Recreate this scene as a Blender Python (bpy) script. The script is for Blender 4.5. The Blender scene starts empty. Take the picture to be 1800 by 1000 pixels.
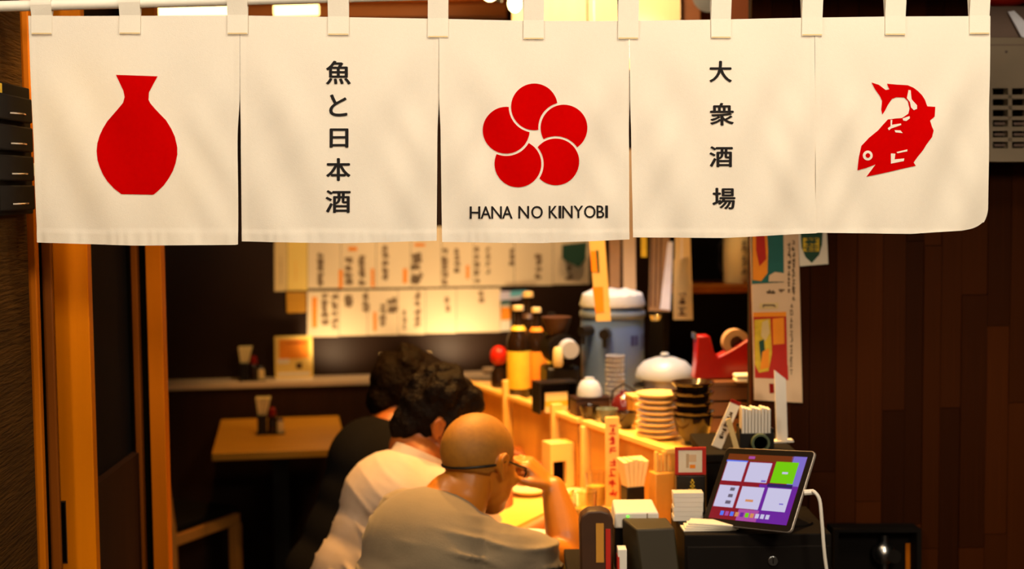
import bpy, bmesh, math, random
import numpy as np
from mathutils import Vector, Matrix, noise

SC = bpy.context.scene
COL = SC.collection
rng = random.Random(7)
PI = math.pi

# ------------------------------------------------------------------ camera
PITCH, ROLL, FPX = 0.07, 0.0093, 2500.0
CAM = Vector((0, 0, 1.65))
_F = Vector((0, math.cos(PITCH), -math.sin(PITCH)))
_R0 = Vector((1, 0, 0)); _U0 = Vector((0, math.sin(PITCH), math.cos(PITCH)))
_R = _R0 * math.cos(ROLL) - _U0 * math.sin(ROLL)
_U = _U0 * math.cos(ROLL) + _R0 * math.sin(ROLL)
cam_data = bpy.data.cameras.new('camera')
cam_data.sensor_width = 36.0; cam_data.lens = 50.0
cam_data.clip_start = 0.05; cam_data.clip_end = 60
cam_data.dof.use_dof = True
cam_data.dof.focus_distance = 2.56
cam_data.dof.aperture_fstop = 2.9
cam_ob = bpy.data.objects.new('camera', cam_data); COL.objects.link(cam_ob)
cam_ob.matrix_world = Matrix(((_R.x, _U.x, -_F.x, CAM.x), (_R.y, _U.y, -_F.y, CAM.y), (_R.z, _U.z, -_F.z, CAM.z), (0, 0, 0, 1)))
SC.camera = cam_ob

def ray(px, py):
    return _F + _R * ((px - 900) / FPX) + _U * ((500 - py) / FPX)
def at(px, py, d):          # world point seen at a photo position, standing d metres into the scene
    v = ray(px, py); return CAM + v * (d / v.y)
def on(px, py, z):          # the same on a horizontal surface of height z
    v = ray(px, py); return CAM + v * ((z - CAM.z) / v.z)
class Plane:                # an upright plane through a point, turned by yaw
    def __init__(s, o, yaw):
        s.o = Vector(o); s.x = Vector((math.cos(yaw), math.sin(yaw), 0)); s.n = Vector((math.sin(yaw), -math.cos(yaw), 0)); s.yaw = yaw
    def hit(s, px, py, off=0.0):
        v = ray(px, py); o = s.o + s.n * off
        return CAM + v * ((o - CAM).dot(s.n) / v.dot(s.n))

# ------------------------------------------------------------------ world, lights, exposure
SC.view_settings.view_transform = 'Standard'; SC.view_settings.look = 'None'
SC.view_settings.gamma = 1.0; SC.view_settings.use_curve_mapping = False
SC.view_settings.exposure = 0.0
w = bpy.data.worlds.new('night'); SC.world = w; w.use_nodes = True
w.node_tree.nodes['Background'].inputs[0].default_value = (1.0, 0.55, 0.25, 1)
w.node_tree.nodes['Background'].inputs[1].default_value = 0.002

def area(name, loc, target, power, col, size, sy=None):
    l = bpy.data.lights.new(name, 'AREA'); l.energy = power; l.color = col; l.size = size
    if sy: l.shape = 'RECTANGLE'; l.size_y = sy
    o = bpy.data.objects.new(name, l); COL.objects.link(o); o.location = loc
    o.rotation_euler = (Vector(target) - Vector(loc)).to_track_quat('-Z', 'Y').to_euler(); return o
def spot(name, loc, target, power, col, deg, size=0.04, blend=0.6):
    l = bpy.data.lights.new(name, 'SPOT'); l.energy = power; l.color = col; l.spot_size = math.radians(deg)
    l.spot_blend = blend; l.shadow_soft_size = size
    o = bpy.data.objects.new(name, l); COL.objects.link(o); o.location = loc
    o.rotation_euler = (Vector(target) - Vector(loc)).to_track_quat('-Z', 'Y').to_euler(); return o
WARM = (1.0, 0.50, 0.11); STREET = (1.0, 0.84, 0.625)
# arcade lamps over the street and an added soft fill behind the camera
area('arcade_lamp_light', (-0.8, 0.25, 2.42), (-0.45, 2.52, 1.72), 46, STREET, 0.35)
area('arcade_lamp_light', (0.95, 0.25, 2.42), (0.5, 2.6, 1.75), 33, STREET, 0.35)
area('eave_lamp_light', (-0.85, 1.65, 2.95), (-0.55, 2.52, 1.68), 31, STREET, 0.45)
area('eave_lamp_light', (0.90, 1.70, 2.95), (0.55, 2.58, 1.72), 22, STREET, 0.45)
area('soft_fill_light', (0.3, -2.6, 1.9), (0.2, 3.0, 1.2), 10, (1.0, 0.66, 0.38), 2.2, 1.0)  # soft fill added to lift what the curtain shades
# spots just inside the doorway
spot('entry_spot_light', (-0.62, 3.12, 2.45), (-0.30, 3.35, 0.9), 40, (1, .70, .42), 62, .06)
spot('entry_spot_light', (0.52, 2.84, 2.08), (0.52, 3.16, 1.0), 9, (1, .68, .40), 80, .05)
spot('stile_fill_light', (-0.72, 2.66, 2.08), (-0.80, 2.80, 1.2), 9, (1, .66, .2), 100, .05)  # added to brighten the door stile from above; no known fixture
# spots over the bar counter
spot('bar_spot_light', (0.02, 3.62, 2.35), (0.10, 3.62, 0.8), 150, WARM, 84)
spot('bar_spot_light', (-0.10, 4.05, 2.35), (0.05, 4.0, 0.8), 150, WARM, 84)
spot('bar_spot_light', (0.36, 3.55, 2.4), (0.36, 3.60, 1.0), 105, (1, .58, .2), 50)
spot('kitchen_spot_light', (0.42, 4.05, 2.45), (0.34, 4.22, 1.0), 78, (0.74, 0.85, 1.0), 52)
spot('jar_fill_light', (0.70, 4.58, 2.2), (0.76, 4.82, 1.45), 28, (1, .72, .4), 50)  # added to brighten the jar on the dark shelf
# table and menu wall
spot('table_spot_light', (-0.80, 5.0, 2.5), (-0.80, 5.3, 0.72), 55, WARM, 44)
spot('menu_spot_light', (-0.65, 5.3, 2.5), (-0.62, 5.95, 1.28), 42, (1, 0.62, 0.26), 60)
spot('menu_spot_light', (-0.1, 5.3, 2.5), (-0.12, 6.0, 1.28), 36, (1, 0.66, 0.36), 60)
spot('menu_spot_light', (0.42, 5.3, 2.5), (0.36, 6.05, 1.35), 30, (1, .62, .30), 60)  # third spot added to brighten and warm the right-hand sheets
spot('ledge_lamp_light', (-0.72, 5.72, 0.93), (-0.72, 5.94, 1.12), 5.0, (1, 0.7, 0.38), 120, 0.03)
spot('ledge_lamp_light', (-0.22, 5.80, 0.93), (-0.22, 6.02, 1.12), 7.0, (1, 0.7, 0.38), 120, 0.03)
# upper room glow
area('ceiling_wash_light', (-0.5, 4.2, 2.2), (-0.5, 4.3, 3.0), 12, (1, 0.5, 0.12), 0.8)
area('hood_wash_light', (0.22, 3.72, 2.35), (0.25, 4.25, 2.2), 11, (1, 0.68, 0.36), 0.2)

# ------------------------------------------------------------------ materials
def M(name, col, rough=0.55, metal=0.0, var=0.12, scale=18.0, stretch=(1, 1, 1), bump=0.0, bscale=None, emit=None, rand=0.0, trans=0.0, spec=0.4, sheen=0.0):
    m = bpy.data.materials.new(name); m.use_nodes = True; nt = m.node_tree; N = nt.nodes; L = nt.links
    b = N['Principled BSDF']; b.inputs['Roughness'].default_value = rough; b.inputs['Metallic'].default_value = metal
    b.inputs['Specular IOR Level'].default_value = spec
    if sheen: b.inputs['Sheen Weight'].default_value = sheen
    if trans: b.inputs['Transmission Weight'].default_value = trans
    tc = N.new('ShaderNodeTexCoord'); mp = N.new('ShaderNodeMapping'); mp.inputs['Scale'].default_value = stretch
    L.new(tc.outputs['Object'], mp.inputs['Vector'])
    nz = N.new('ShaderNodeTexNoise'); nz.inputs['Scale'].default_value = scale; nz.inputs['Detail'].default_value = 5
    L.new(mp.outputs['Vector'], nz.inputs['Vector'])
    mx = N.new('ShaderNodeMix'); mx.data_type = 'RGBA'
    c0 = [max(0, c * (1 - var * 1.6)) for c in col]; c1 = [min(1, c * (1 + var * 1.4)) for c in col]
    mx.inputs['A'].default_value = (*c0, 1); mx.inputs['B'].default_value = (*c1, 1)
    L.new(nz.outputs['Fac'], mx.inputs['Factor'])
    out = mx.outputs['Result']
    if rand:
        oi = N.new('ShaderNodeObjectInfo'); ml = N.new('ShaderNodeMapRange')
        ml.inputs['To Min'].default_value = 1 - rand; ml.inputs['To Max'].default_value = 1 + rand
        L.new(oi.outputs['Random'], ml.inputs['Value'])
        hs = N.new('ShaderNodeHueSaturation'); L.new(ml.outputs['Result'], hs.inputs['Value']); L.new(out, hs.inputs['Color']); out = hs.outputs['Color']
    L.new(out, b.inputs['Base Color'])
    if emit:
        b.inputs['Base Color'].default_value = (0.01, 0.01, 0.01, 1)
        for lk_ in list(b.inputs['Base Color'].links): L.remove(lk_)
        L.new(out, b.inputs['Emission Color']); b.inputs['Emission Strength'].default_value = emit
    if bump:
        n2 = N.new('ShaderNodeTexNoise'); n2.inputs['Scale'].default_value = bscale or scale * 3; n2.inputs['Detail'].default_value = 4
        L.new(mp.outputs['Vector'], n2.inputs['Vector'])
        bp = N.new('ShaderNodeBump'); bp.inputs['Strength'].default_value = bump; bp.inputs['Distance'].default_value = 0.01
        L.new(n2.outputs['Fac'], bp.inputs['Height']); L.new(bp.outputs['Normal'], b.inputs['Normal'])
    return m
def cloth_mat():
    m = M('noren_cotton', (0.86, 0.80, 0.70), 0.9, var=0.02, scale=160, bump=0.12, bscale=700, spec=0.1)
    nt = m.node_tree; b = nt.nodes['Principled BSDF']; o = nt.nodes['Material Output']
    t = nt.nodes.new('ShaderNodeBsdfTranslucent'); t.inputs[0].default_value = (0.85, 0.74, 0.58, 1)
    s = nt.nodes.new('ShaderNodeMixShader'); s.inputs[0].default_value = 0.22
    nt.links.new(b.outputs[0], s.inputs[1]); nt.links.new(t.outputs[0], s.inputs[2]); nt.links.new(s.outputs[0], o.inputs[0])
    return m
WG = (2, 2, 0.12)      # grain stretched along z
m_cloth = cloth_mat()
m_red = M('red_dye', (0.46, 0.0006, 0.0006), 0.9, var=0.06, scale=120, spec=0.0)
m_ink = M('black_dye', (0.012, 0.010, 0.010), 0.85, var=0.1, spec=0.15)
m_rod = M('white_rod', (0.8, 0.74, 0.64), 0.5, var=0.03)
m_plaster = M('brushed_dark_plaster', (0.060, 0.024, 0.003), 0.85, spec=.1, var=0.45, scale=9, stretch=(1, 0.6, 7), bump=0.7, bscale=26)
m_post = M('orange_door_post', (0.46, 0.115, 0.001), 0.5, spec=.08, var=0.14, scale=14, stretch=WG)
m_stile = M('honey_door_wood', (0.74, 0.20, 0.001), 0.45, spec=.08, var=0.10, scale=16, stretch=WG)
m_jamb = M('brown_jamb_wood', (0.17, 0.042, 0.002), 0.5, spec=.08, var=0.12, scale=14, stretch=WG)
m_darkgap = M('black_recess', (0.003, 0.002, 0.001), 0.9, spec=0.0)
m_plank = M('dark_walnut_plank', (0.042, 0.0092, 0.0008), 0.65, spec=.05, var=0.5, scale=22, stretch=(2.5, 2.5, 0.1), bump=0.15, rand=0.45)
m_wallin = M('dark_brown_wall', (0.020, 0.0080, 0.0030), 0.5, spec=.15, var=0.12, scale=5)
m_wains = M('dark_wainscot', (0.024, 0.0075, 0.0018), 0.6, spec=.15, var=0.2, scale=14, stretch=WG)
m_ledge = M('ledge_board', (0.55, 0.42, 0.28), 0.3, var=0.06)
m_floor = M('dark_floor', (0.014, 0.006, 0.002), 0.6, spec=.1, var=0.3, scale=5)
m_ceil = M('brown_ceiling', (0.14, 0.052, 0.010), 0.7, var=0.2, scale=8)
m_beam = M('timber_beam', (0.16, 0.05, 0.010), 0.6, var=0.2, scale=10, stretch=(0.15, 2, 2))
m_pale = M('pale_cedar', (0.80, 0.60, 0.34), 0.55, var=0.10, scale=12, stretch=WG)
m_count = M('counter_hinoki', (0.80, 0.46, 0.08), 0.28, var=0.08, scale=10, stretch=(0.3, 2, 2))
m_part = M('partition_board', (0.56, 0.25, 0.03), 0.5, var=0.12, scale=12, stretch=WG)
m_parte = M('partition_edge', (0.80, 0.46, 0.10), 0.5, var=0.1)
m_table = M('table_wood', (0.47, 0.215, 0.012), 0.40, var=0.12, scale=12, stretch=(0.3, 2, 2))
m_chair = M('chair_wood', (0.52, 0.20, 0.03), 0.5, var=0.12, scale=14, stretch=WG)
m_black = M('black_plastic', (0.008, 0.006, 0.005), 0.4, spec=.3, var=0.1)
m_blackm = M('black_matte', (0.006, 0.004, 0.003), 0.75, spec=.1, var=0.1)
m_olive = M('dark_olive_plastic', (0.024, 0.016, 0.004), 0.6, var=0.08)
m_white = M('white_plastic', (0.72, 0.66, 0.58), 0.5, var=0.03)
m_paper = M('paper', (0.74, 0.66, 0.52), 0.8, var=0.04, scale=6)
m_paper2 = M('yellowed_paper', (0.66, 0.47, 0.20), 0.8, var=0.08, scale=6)
m_paperd = M('old_paper', (0.50, 0.36, 0.22), 0.8, var=0.06, scale=6)
m_pink = M('poster_paper', (0.66, 0.45, 0.27), 0.7, var=0.05)
m_orange = M('orange_print', (0.85, 0.26, 0.008), 0.7)
m_redp = M('crimson_print', (0.46, 0.012, 0.002), 0.6)
m_redbr = M('bright_red_plastic', (0.23, 0.004, 0.0012), 0.3, var=0.05)
m_teal = M('teal_print', (0.012, 0.11, 0.09), 0.6, var=0.2)
m_green = M('green_print', (0.012, 0.055, 0.028), 0.6)
m_yel = M('yellow_print', (0.68, 0.44, 0.02), 0.6, var=0.25, scale=60)
m_grey = M('grey_ink', (0.17, 0.11, 0.06), 0.8)
m_bottle = M('brown_bottle_glass', (0.018, 0.008, 0.003), 0.12, spec=0.6)
m_yellabel = M('yellow_label', (0.80, 0.50, 0.03), 0.5, var=0.15, scale=30)
m_steel = M('steel', (0.62, 0.62, 0.62), 0.25, 1.0)
m_blue = M('blue_steel_tank', (0.09, 0.165, 0.46), 0.35, 0.0, var=0.12, scale=8)
m_cloudy = M('cloudy_white', (0.40, 0.42, 0.47), 0.45, var=0.06)
m_lacq = M('black_lacquer', (0.014, 0.007, 0.004), 0.12, spec=0.6)
m_maroon = M('maroon_lacquer', (0.10, 0.010, 0.008), 0.12, spec=0.6)
m_cream = M('cream_plastic', (0.80, 0.60, 0.26), 0.6, var=0.05)
m_glaze = M('cream_glaze', (0.80, 0.56, 0.20), 0.18, var=0.1)
m_gold = M('brass', (0.75, 0.45, 0.12), 0.25, 1.0)
m_brown = M('brown_leather', (0.055, 0.020, 0.006), 0.5, var=0.2)
m_kraft = M('brown_cloth', (0.30, 0.17, 0.08), 0.9, var=0.15)
m_box = M('putty_metal', (0.22, 0.165, 0.105), 0.55, var=0.06)
m_carton = M('grey_brown_carton', (0.15, 0.095, 0.07), 0.7, var=0.08)
m_skin_b = M('tanned_skin', (0.46, 0.15, 0.010), 0.42, var=0.08, scale=30, spec=0.5)
m_skin_r = M('shaded_skin', (0.26, 0.068, 0.008), 0.5, var=0.08, scale=30)  # shade over the two rear diners is put into this darker skin colour
m_hair = M('black_hair', (0.006, 0.0028, 0.0012), 0.6, spec=.06, var=0.3, scale=60, bump=0.8, bscale=90)
m_stub = M('shaved_hair', (0.32, 0.13, 0.012), 0.6, var=0.18, scale=90, bump=0.1, bscale=400)
m_tee = M('taupe_jersey', (0.215, 0.165, 0.105), 0.95, var=0.06, scale=30, bump=0.1, bscale=300, sheen=0.1)
m_shirt = M('pale_shirt', (0.42, 0.315, 0.24), 0.9, var=0.04, scale=20, bump=0.06, bscale=300)
m_blackcl = M('black_cotton', (0.005, 0.004, 0.0035), 0.95, spec=.05, var=0.1)
m_trous = M('dark_trousers', (0.02, 0.018, 0.018), 0.9, var=0.1)
m_eye = M('eye_white', (0.7, 0.66, 0.6), 0.2)
m_glass = M('clear_glass', (0.9, 0.9, 0.88), 0.03, trans=1.0, var=0.0)
m_dglass = M('dark_door_glass', (0.03, 0.022, 0.012), 0.04, trans=0.7, var=0.0)
m_bulb = M('lit_bulb', (1.0, 0.72, 0.30), 0.5, emit=14, var=0.0)
m_tube = M('lit_tube', (1.0, 0.66, 0.20), 0.5, emit=5, var=0.0)
m_lant = M('paper_lantern', (0.70, 0.50, 0.28), 0.8, var=0.05, emit=0.25)
def S(name, col, e=1.0): return M(name, col, 0.2, emit=e, var=0.0)
m_s_card = S('screen_card', (0.56, 0.53, 0.74), 1.0); m_s_green = S('screen_green', (0.17, 0.60, 0.0), 0.95)
m_s_red = S('screen_red', (0.30, 0.004, 0.018), 0.8); m_s_purp = S('screen_purple', (0.15, 0.012, 0.34), 0.9)
m_s_blue = S('screen_blue', (0.22, 0.16, 0.62), 0.9); m_s_brown = S('screen_brown', (0.20, 0.035, 0.004), 0.8)
m_s_dot = S('screen_icon_blue', (0.08, 0.17, 0.85), 1.0); m_s_pink = S('screen_pink', (0.42, 0.07, 0.36), 0.9)
m_s_grey = S('screen_grey', (0.16, 0.13, 0.20), 0.8); m_s_orange = S('screen_orange', (0.7, 0.28, 0.1), 0.9); m_s_navy = S('screen_navy', (0.02, 0.01, 0.12), 0.8)
m_led = S('green_led', (0.15, 0.7, 0.05), 2.0)

# ------------------------------------------------------------------ builders
MW = {}
def _mw(o): return MW.get(o.name, Matrix.Identity(4))
class MB:
    def __init__(s): s.v = []; s.f = []; s.m = []; s.cur = 0
    def add(s, vs, fs):
        k = len(s.v); s.v += [Vector(p) for p in vs]; s.f += [[k + i for i in f] for f in fs]; s.m += [s.cur] * len(fs); return s
    def mat(s, i): s.cur = i; return s
    def box(s, x0, x1, y0, y1, z0, z1, T=None):
        v = [Vector(p) for p in ((x0, y0, z0), (x1, y0, z0), (x1, y1, z0), (x0, y1, z0), (x0, y0, z1), (x1, y0, z1), (x1, y1, z1), (x0, y1, z1))]
        if T: v = [T @ p for p in v]
        return s.add(v, [(3, 2, 1, 0), (4, 5, 6, 7), (0, 1, 5, 4), (1, 2, 6, 5), (2, 3, 7, 6), (3, 0, 4, 7)])
    def slab(s, q, n, t):           # q: four world corners of the front face, thickness t along -n
        q = [Vector(p) for p in q]; b = [p - Vector(n) * t for p in q]; k = len(q)
        return s.add(q + b, [tuple(range(k)), tuple(range(2 * k - 1, k - 1, -1))] + [((i + 1) % k, i, k + i, k + (i + 1) % k) for i in range(k)])
    def prism(s, poly, z0, z1):
        k = len(poly); v = [(x, y, z0) for x, y in poly] + [(x, y, z1) for x, y in poly]
        return s.add(v, [tuple(range(k - 1, -1, -1)), tuple(range(k, 2 * k))] + [(i, (i + 1) % k, k + (i + 1) % k, k + i) for i in range(k)])
    def lathe(s, prof, c=(0, 0, 0), n=20, T=None):
        c = Vector(c); vs = []; fs = []
        for r, z in prof:
            for i in range(n):
                p = Vector((r * math.cos(2 * PI * i / n), r * math.sin(2 * PI * i / n), z))
                vs.append((T @ p if T else p) + c)
        m = len(prof)
        for j in range(m - 1):
            for i in range(n):
                a = j * n + i; b = j * n + (i + 1) % n; fs.append((a, b, b + n, a + n))
        fs.append(tuple(range(n - 1, -1, -1))); fs.append(tuple((m - 1) * n + i for i in range(n)))
        return s.add(vs, fs)
    def cyl(s, p0, p1, r0, r1=None, n=14):
        p0 = Vector(p0); p1 = Vector(p1); d = p1 - p0; T = d.to_track_quat('Z', 'Y').to_matrix().to_4x4()
        return s.lathe([(r0, 0), (r1 if r1 is not None else r0, d.length)], p0, n, T)
    def tube(s, pts, r, n=8):
        pts = [Vector(p) for p in pts]; vs = []; fs = []; k = len(pts)
        for i, p in enumerate(pts):
            d = (pts[min(i + 1, k - 1)] - pts[max(i - 1, 0)]).normalized(); q = d.to_track_quat('Z', 'Y')
            rr = r[i] if isinstance(r, (list, tuple)) else r
            for j in range(n): vs.append(p + q @ Vector((rr * math.cos(2 * PI * j / n), rr * math.sin(2 * PI * j / n), 0)))
        for i in range(k - 1):
            for j in range(n):
                a = i * n + j; b = i * n + (j + 1) % n; fs.append((a, b, b + n, a + n))
        fs.append(tuple(range(n - 1, -1, -1))); fs.append(tuple((k - 1) * n + j for j in range(n)))
        return s.add(vs, fs)
    def ell(s, c, r, T=None, n=20, h=12):
        prof = [(math.sin(PI * j / h) * 0.999 + 0.0008, -math.cos(PI * j / h)) for j in range(h + 1)]
        S_ = Matrix.Diagonal((*r, 1)); return s.lathe(prof, c, n, (T @ S_) if T else S_)
    def cap(s, p0, p1, r0, r1=None, n=16):
        p0 = Vector(p0); p1 = Vector(p1); r1 = r0 if r1 is None else r1; d = p1 - p0
        T = d.to_track_quat('Z', 'Y').to_matrix().to_4x4() if d.length > 1e-6 else None; Ln = d.length
        prof = [(max(0.0004, r0 * math.cos(a)), r0 * math.sin(a)) for a in [-PI / 2 + PI / 2 * i / 5 for i in range(6)]]
        prof += [(max(0.0004, r1 * math.cos(a)), Ln + r1 * math.sin(a)) for a in [PI / 2 * i / 5 for i in range(6)]]
        return s.lathe(prof, p0, n, T)
    def mesh(s, name, mats):
        me = bpy.data.meshes.new(name); me.from_pydata([tuple(p) for p in s.v], [], s.f); me.update()
        for mm in (mats if isinstance(mats, (list, tuple)) else [mats]): me.materials.append(mm)
        me.polygons.foreach_set('material_index', s.m); return me
    def build(s, name, mats, parent=None, world=False, bevel=0.0, smooth=True, fix=True):
        if world:
            T = _mw(parent).inverted() if parent else Matrix.Identity(4); s.v = [T @ p for p in s.v]
        me = s.mesh(name, mats)
        if fix:
            bm = bmesh.new(); bm.from_mesh(me); bmesh.ops.recalc_face_normals(bm, faces=bm.faces); bm.to_mesh(me); bm.free()
        if smooth:
            me.polygons.foreach_set('use_smooth', [True] * len(me.polygons)); me.set_sharp_from_angle(angle=math.radians(38))
        o = bpy.data.objects.new(name, me); COL.objects.link(o)
        if parent: o.parent = parent
        MW[o.name] = _mw(parent) if parent else Matrix.Identity(4)
        if bevel:
            b = o.modifiers.new('bevel', 'BEVEL'); b.width = bevel; b.segments = 2; b.limit_method = 'ANGLE'
        return o
def tag(o, label=None, cat=None, group=None, kind=None):
    if label: o['label'] = label
    if cat: o['category'] = cat
    if group: o['group'] = group
    if kind: o['kind'] = kind
    return o
def thing(name, label, cat, loc=(0, 0, 0), rotz=0.0, group=None, mat=None, kind=None):
    o = bpy.data.objects.new(name, None); COL.objects.link(o); o.empty_display_size = 0.05
    T = mat or (Matrix.Translation(Vector(loc)) @ Matrix.Rotation(rotz, 4, 'Z'))
    o.matrix_world = T; MW[o.name] = T.copy()
    return tag(o, label, cat, group, kind)
def move(o, loc, rotz=0.0):
    T = Matrix.Translation(Vector(loc)) @ Matrix.Rotation(rotz, 4, 'Z'); o.matrix_world = T; MW[o.name] = T; return o
def copy_tree(o, parent=None):
    c = o.copy(); COL.objects.link(c)
    if parent: c.parent = parent
    for ch in o.children: copy_tree(ch, c)
    return c
def struct(name, mb, mats, **k):
    return tag(mb.build(name, mats, **k), kind='structure')
def marks(mb, hit, x0, y0, x1, y1, n, wt=0.24, seed=0):      # brush strokes of writing too blurred to read
    r = random.Random(seed); h = (y1 - y0) / n
    for i in range(n):
        cy = y0 + h * (i + .5); cx = (x0 + x1) / 2; W = (x1 - x0) * .5; H = h * .42
        for k in range(r.choice((3, 4, 4, 5))):
            t = wt * W
            if k % 2 == 0: yy = cy + r.uniform(-H, H); a, b = (cx - W * r.uniform(.5, 1), yy), (cx + W * r.uniform(.5, 1), yy + r.uniform(-.1, .1) * H)
            else: xx = cx + r.uniform(-.6, .6) * W; a, b = (xx, cy - H * r.uniform(.4, 1)), (xx + r.uniform(-.5, .5) * W, cy + H * r.uniform(.4, 1))
            dx, dy = b[0] - a[0], b[1] - a[1]; l = math.hypot(dx, dy) + 1e-6; nx, ny = -dy / l * t, dx / l * t
            q = [hit(a[0] + nx, a[1] + ny), hit(b[0] + nx, b[1] + ny), hit(b[0] - nx, b[1] - ny), hit(a[0] - nx, a[1] - ny)]
            mb.add(q, [(0, 1, 2, 3)])
def rect(mb, hit, x0, y0, x1, y1): return mb.add([hit(x0, y1), hit(x1, y1), hit(x1, y0), hit(x0, y0)], [(0, 1, 2, 3)])

# ------------------------------------------------------------------ structure
YF = math.radians(3.7); YI = math.radians(8.5)
struct('floor', MB().box(-3.2, 3.2, -4.5, 6.9, -0.06, 0), m_floor)
# left porch wall runs into the scene
pL = at(45, 330, 2.65); dl = Vector((-math.sin(YF), math.cos(YF), 0)); nl = Vector((math.cos(YF), math.sin(YF), 0))
def lw(y, x=0.0, z=0.0): return Vector((pL.x, pL.y, 0)) + dl * y + nl * x + Vector((0, 0, z))
mb = MB(); a, b = lw(-2.4), lw(0.0); mb.slab([a, b, b + Vector((0, 0, 3.0)), a + Vector((0, 0, 3.0))], nl, 0.12)
struct('wall_left', mb, m_plaster)
def post(name, px0, px1, d, depth, mat, py=700, z1=2.12, yaw=YF, kind=True):
    a, b = at(px0, py, d), at(px1, py, d)
    T = Matrix.Translation((a.x, a.y, 0)) @ Matrix.Rotation(yaw, 4, 'Z')
    m = MB().box(0, (b - a).length, 0, depth, 0.0, z1, T); o = m.build(name, mat, bevel=0.003)
    return tag(o, kind='structure') if kind else o
post('trim_1', 53, 71, 2.665, 0.022, m_post)
post('trim_2', 70, 80, 2.70, 0.006, m_darkgap)
post('trim_3', 79, 98, 2.72, 0.012, m_jamb)
# lintel over the doorway, upper front wall
T = Matrix.Translation((0, 2.70, 0)) @ Matrix.Rotation(YF, 4, 'Z')
struct('wall_front', MB().box(-1.1, 2.2, 0, 0.12, 2.125, 3.0, T), m_wains)
# sliding door
a = at(100, 700, 2.85); b = at(160, 700, 2.85); wd = (b - a).length
door = thing('door_1', None, None, (a.x, a.y, 0), YF, kind='structure')
MB().box(0, wd, 0, 0.035, 0.01, 2.1).build('stile', m_stile, door, bevel=0.002)
hx0 = at(106, 930, 2.85); hl = (Vector((hx0.x, hx0.y, 0)) - Vector((a.x, a.y, 0))).length
z0, z1 = at(110, 990, 2.85).z, at(108, 880, 2.85).z
hm = MB(); hm.box(hl, hl + 0.010, -0.003, 0.0, z0, z1); hm.box(hl + 0.0015, hl + 0.0085, -0.0036, -0.001, z0 + .003, z1 - .003)
hm.m = [0] * 6 + [1] * 6; hm.build('handle', [m_brown, m_darkgap], door)
MB().box(-0.9, -0.001, 0.012, 0.02, 0.05, 2.05).build('pane', m_dglass, door)
# inner side wall with wainscot, then the screen posts
def seg(name, p, q, z0, z1, mat, t=0.08):
    p = Vector((p.x, p.y, 0)); q = Vector((q.x, q.y, 0)); x = (q - p).normalized(); n = Vector((x.y, -x.x, 0))
    m = MB().slab([p + Vector((0, 0, z0)), q + Vector((0, 0, z0)), q + Vector((0, 0, z1)), p + Vector((0, 0, z1))], n, t)
    return struct(name, m, mat)
p1 = at(150, 700, 2.95); p2 = at(238, 700, 3.36)
seg('wall_side', p1, p2, 0, 2.6, m_blackm)
zz = at(165, 842, 3.0).z
seg('trim_4', p1 + nl * .02, p2 + nl * .02, 0.0, zz, m_wains, 0.018)
scr = thing('door_2', None, None, (at(242, 700, 3.3).x, 3.3, 0), YI, kind='structure')
for nm, x0, x1, mt in (('stile', 236, 247, m_jamb), ('stile', 262, 289, m_post)):
    a, b = at(x0, 700, 3.3), at(x1, 700, 3.3); MB().slab([Vector((a.x, 3.3, .01)), Vector((b.x, 3.3, .01)), Vector((b.x, 3.3, 2.2)), Vector((a.x, 3.3, 2.2))], (0, -1, 0), 0.04).build(nm, mt, scr, world=True, bevel=.002)
a, b = at(247, 700, 3.32), at(262, 700, 3.32); MB().slab([Vector((a.x, 3.32, .01)), Vector((b.x, 3.32, .01)), Vector((b.x, 3.32, 2.2)), Vector((a.x, 3.32, 2.2))], (0, -1, 0), 0.012).build('panel', m_darkgap, scr, world=True)
q1 = at(275, 700, 3.36); seg('wall_side_2', Vector((q1.x, 3.38, 0)), Vector((-1.75, 3.36, 0)), 0, 2.6, m_wallin, -0.06)
seg('wall_side_3', Vector((-1.70, 3.4, 0)), Vector((-2.05, 5.9, 0)), 0, 2.6, m_wallin)
# back wall
pb = at(600, 600, 5.95); BW = Plane((pb.x, pb.y, 0), YI)
def wallbox(pl, x0, x1, t0, t1, z0, z1):
    return MB().slab([pl.o + pl.x * x0 + pl.n * t0 + Vector((0, 0, z0)), pl.o + pl.x * x1 + pl.n * t0 + Vector((0, 0, z0)), pl.o + pl.x * x1 + pl.n * t0 + Vector((0, 0, z1)), pl.o + pl.x * x0 + pl.n * t0 + Vector((0, 0, z1))], pl.n, t0 - t1)
struct('wall_back', wallbox(BW, -1.5, 2.6, 0, -0.1, 0, 2.6), m_wallin)
zl = BW.hit(500, 671, .165).z
struct('trim_5', wallbox(BW, -1.45, 0.62, 0.155, 0, 0, zl - 0.022), m_wains)
struct('trim_6', wallbox(BW, -1.45, 0.64, 0.165, 0, zl - 0.022, zl), m_ledge, bevel=.002)
struct('trim_7', wallbox(BW, -0.90, -0.86, 0.012, 0, zl, 2.55), m_darkgap)
struct('wall_end', MB().box(1.75, 1.85, 3.7, 6.5, 0, 2.6), m_wallin)
struct('ceiling', MB().box(-2.3, 2.2, 2.85, 6.7, 2.6, 2.7), m_ceil)
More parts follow.
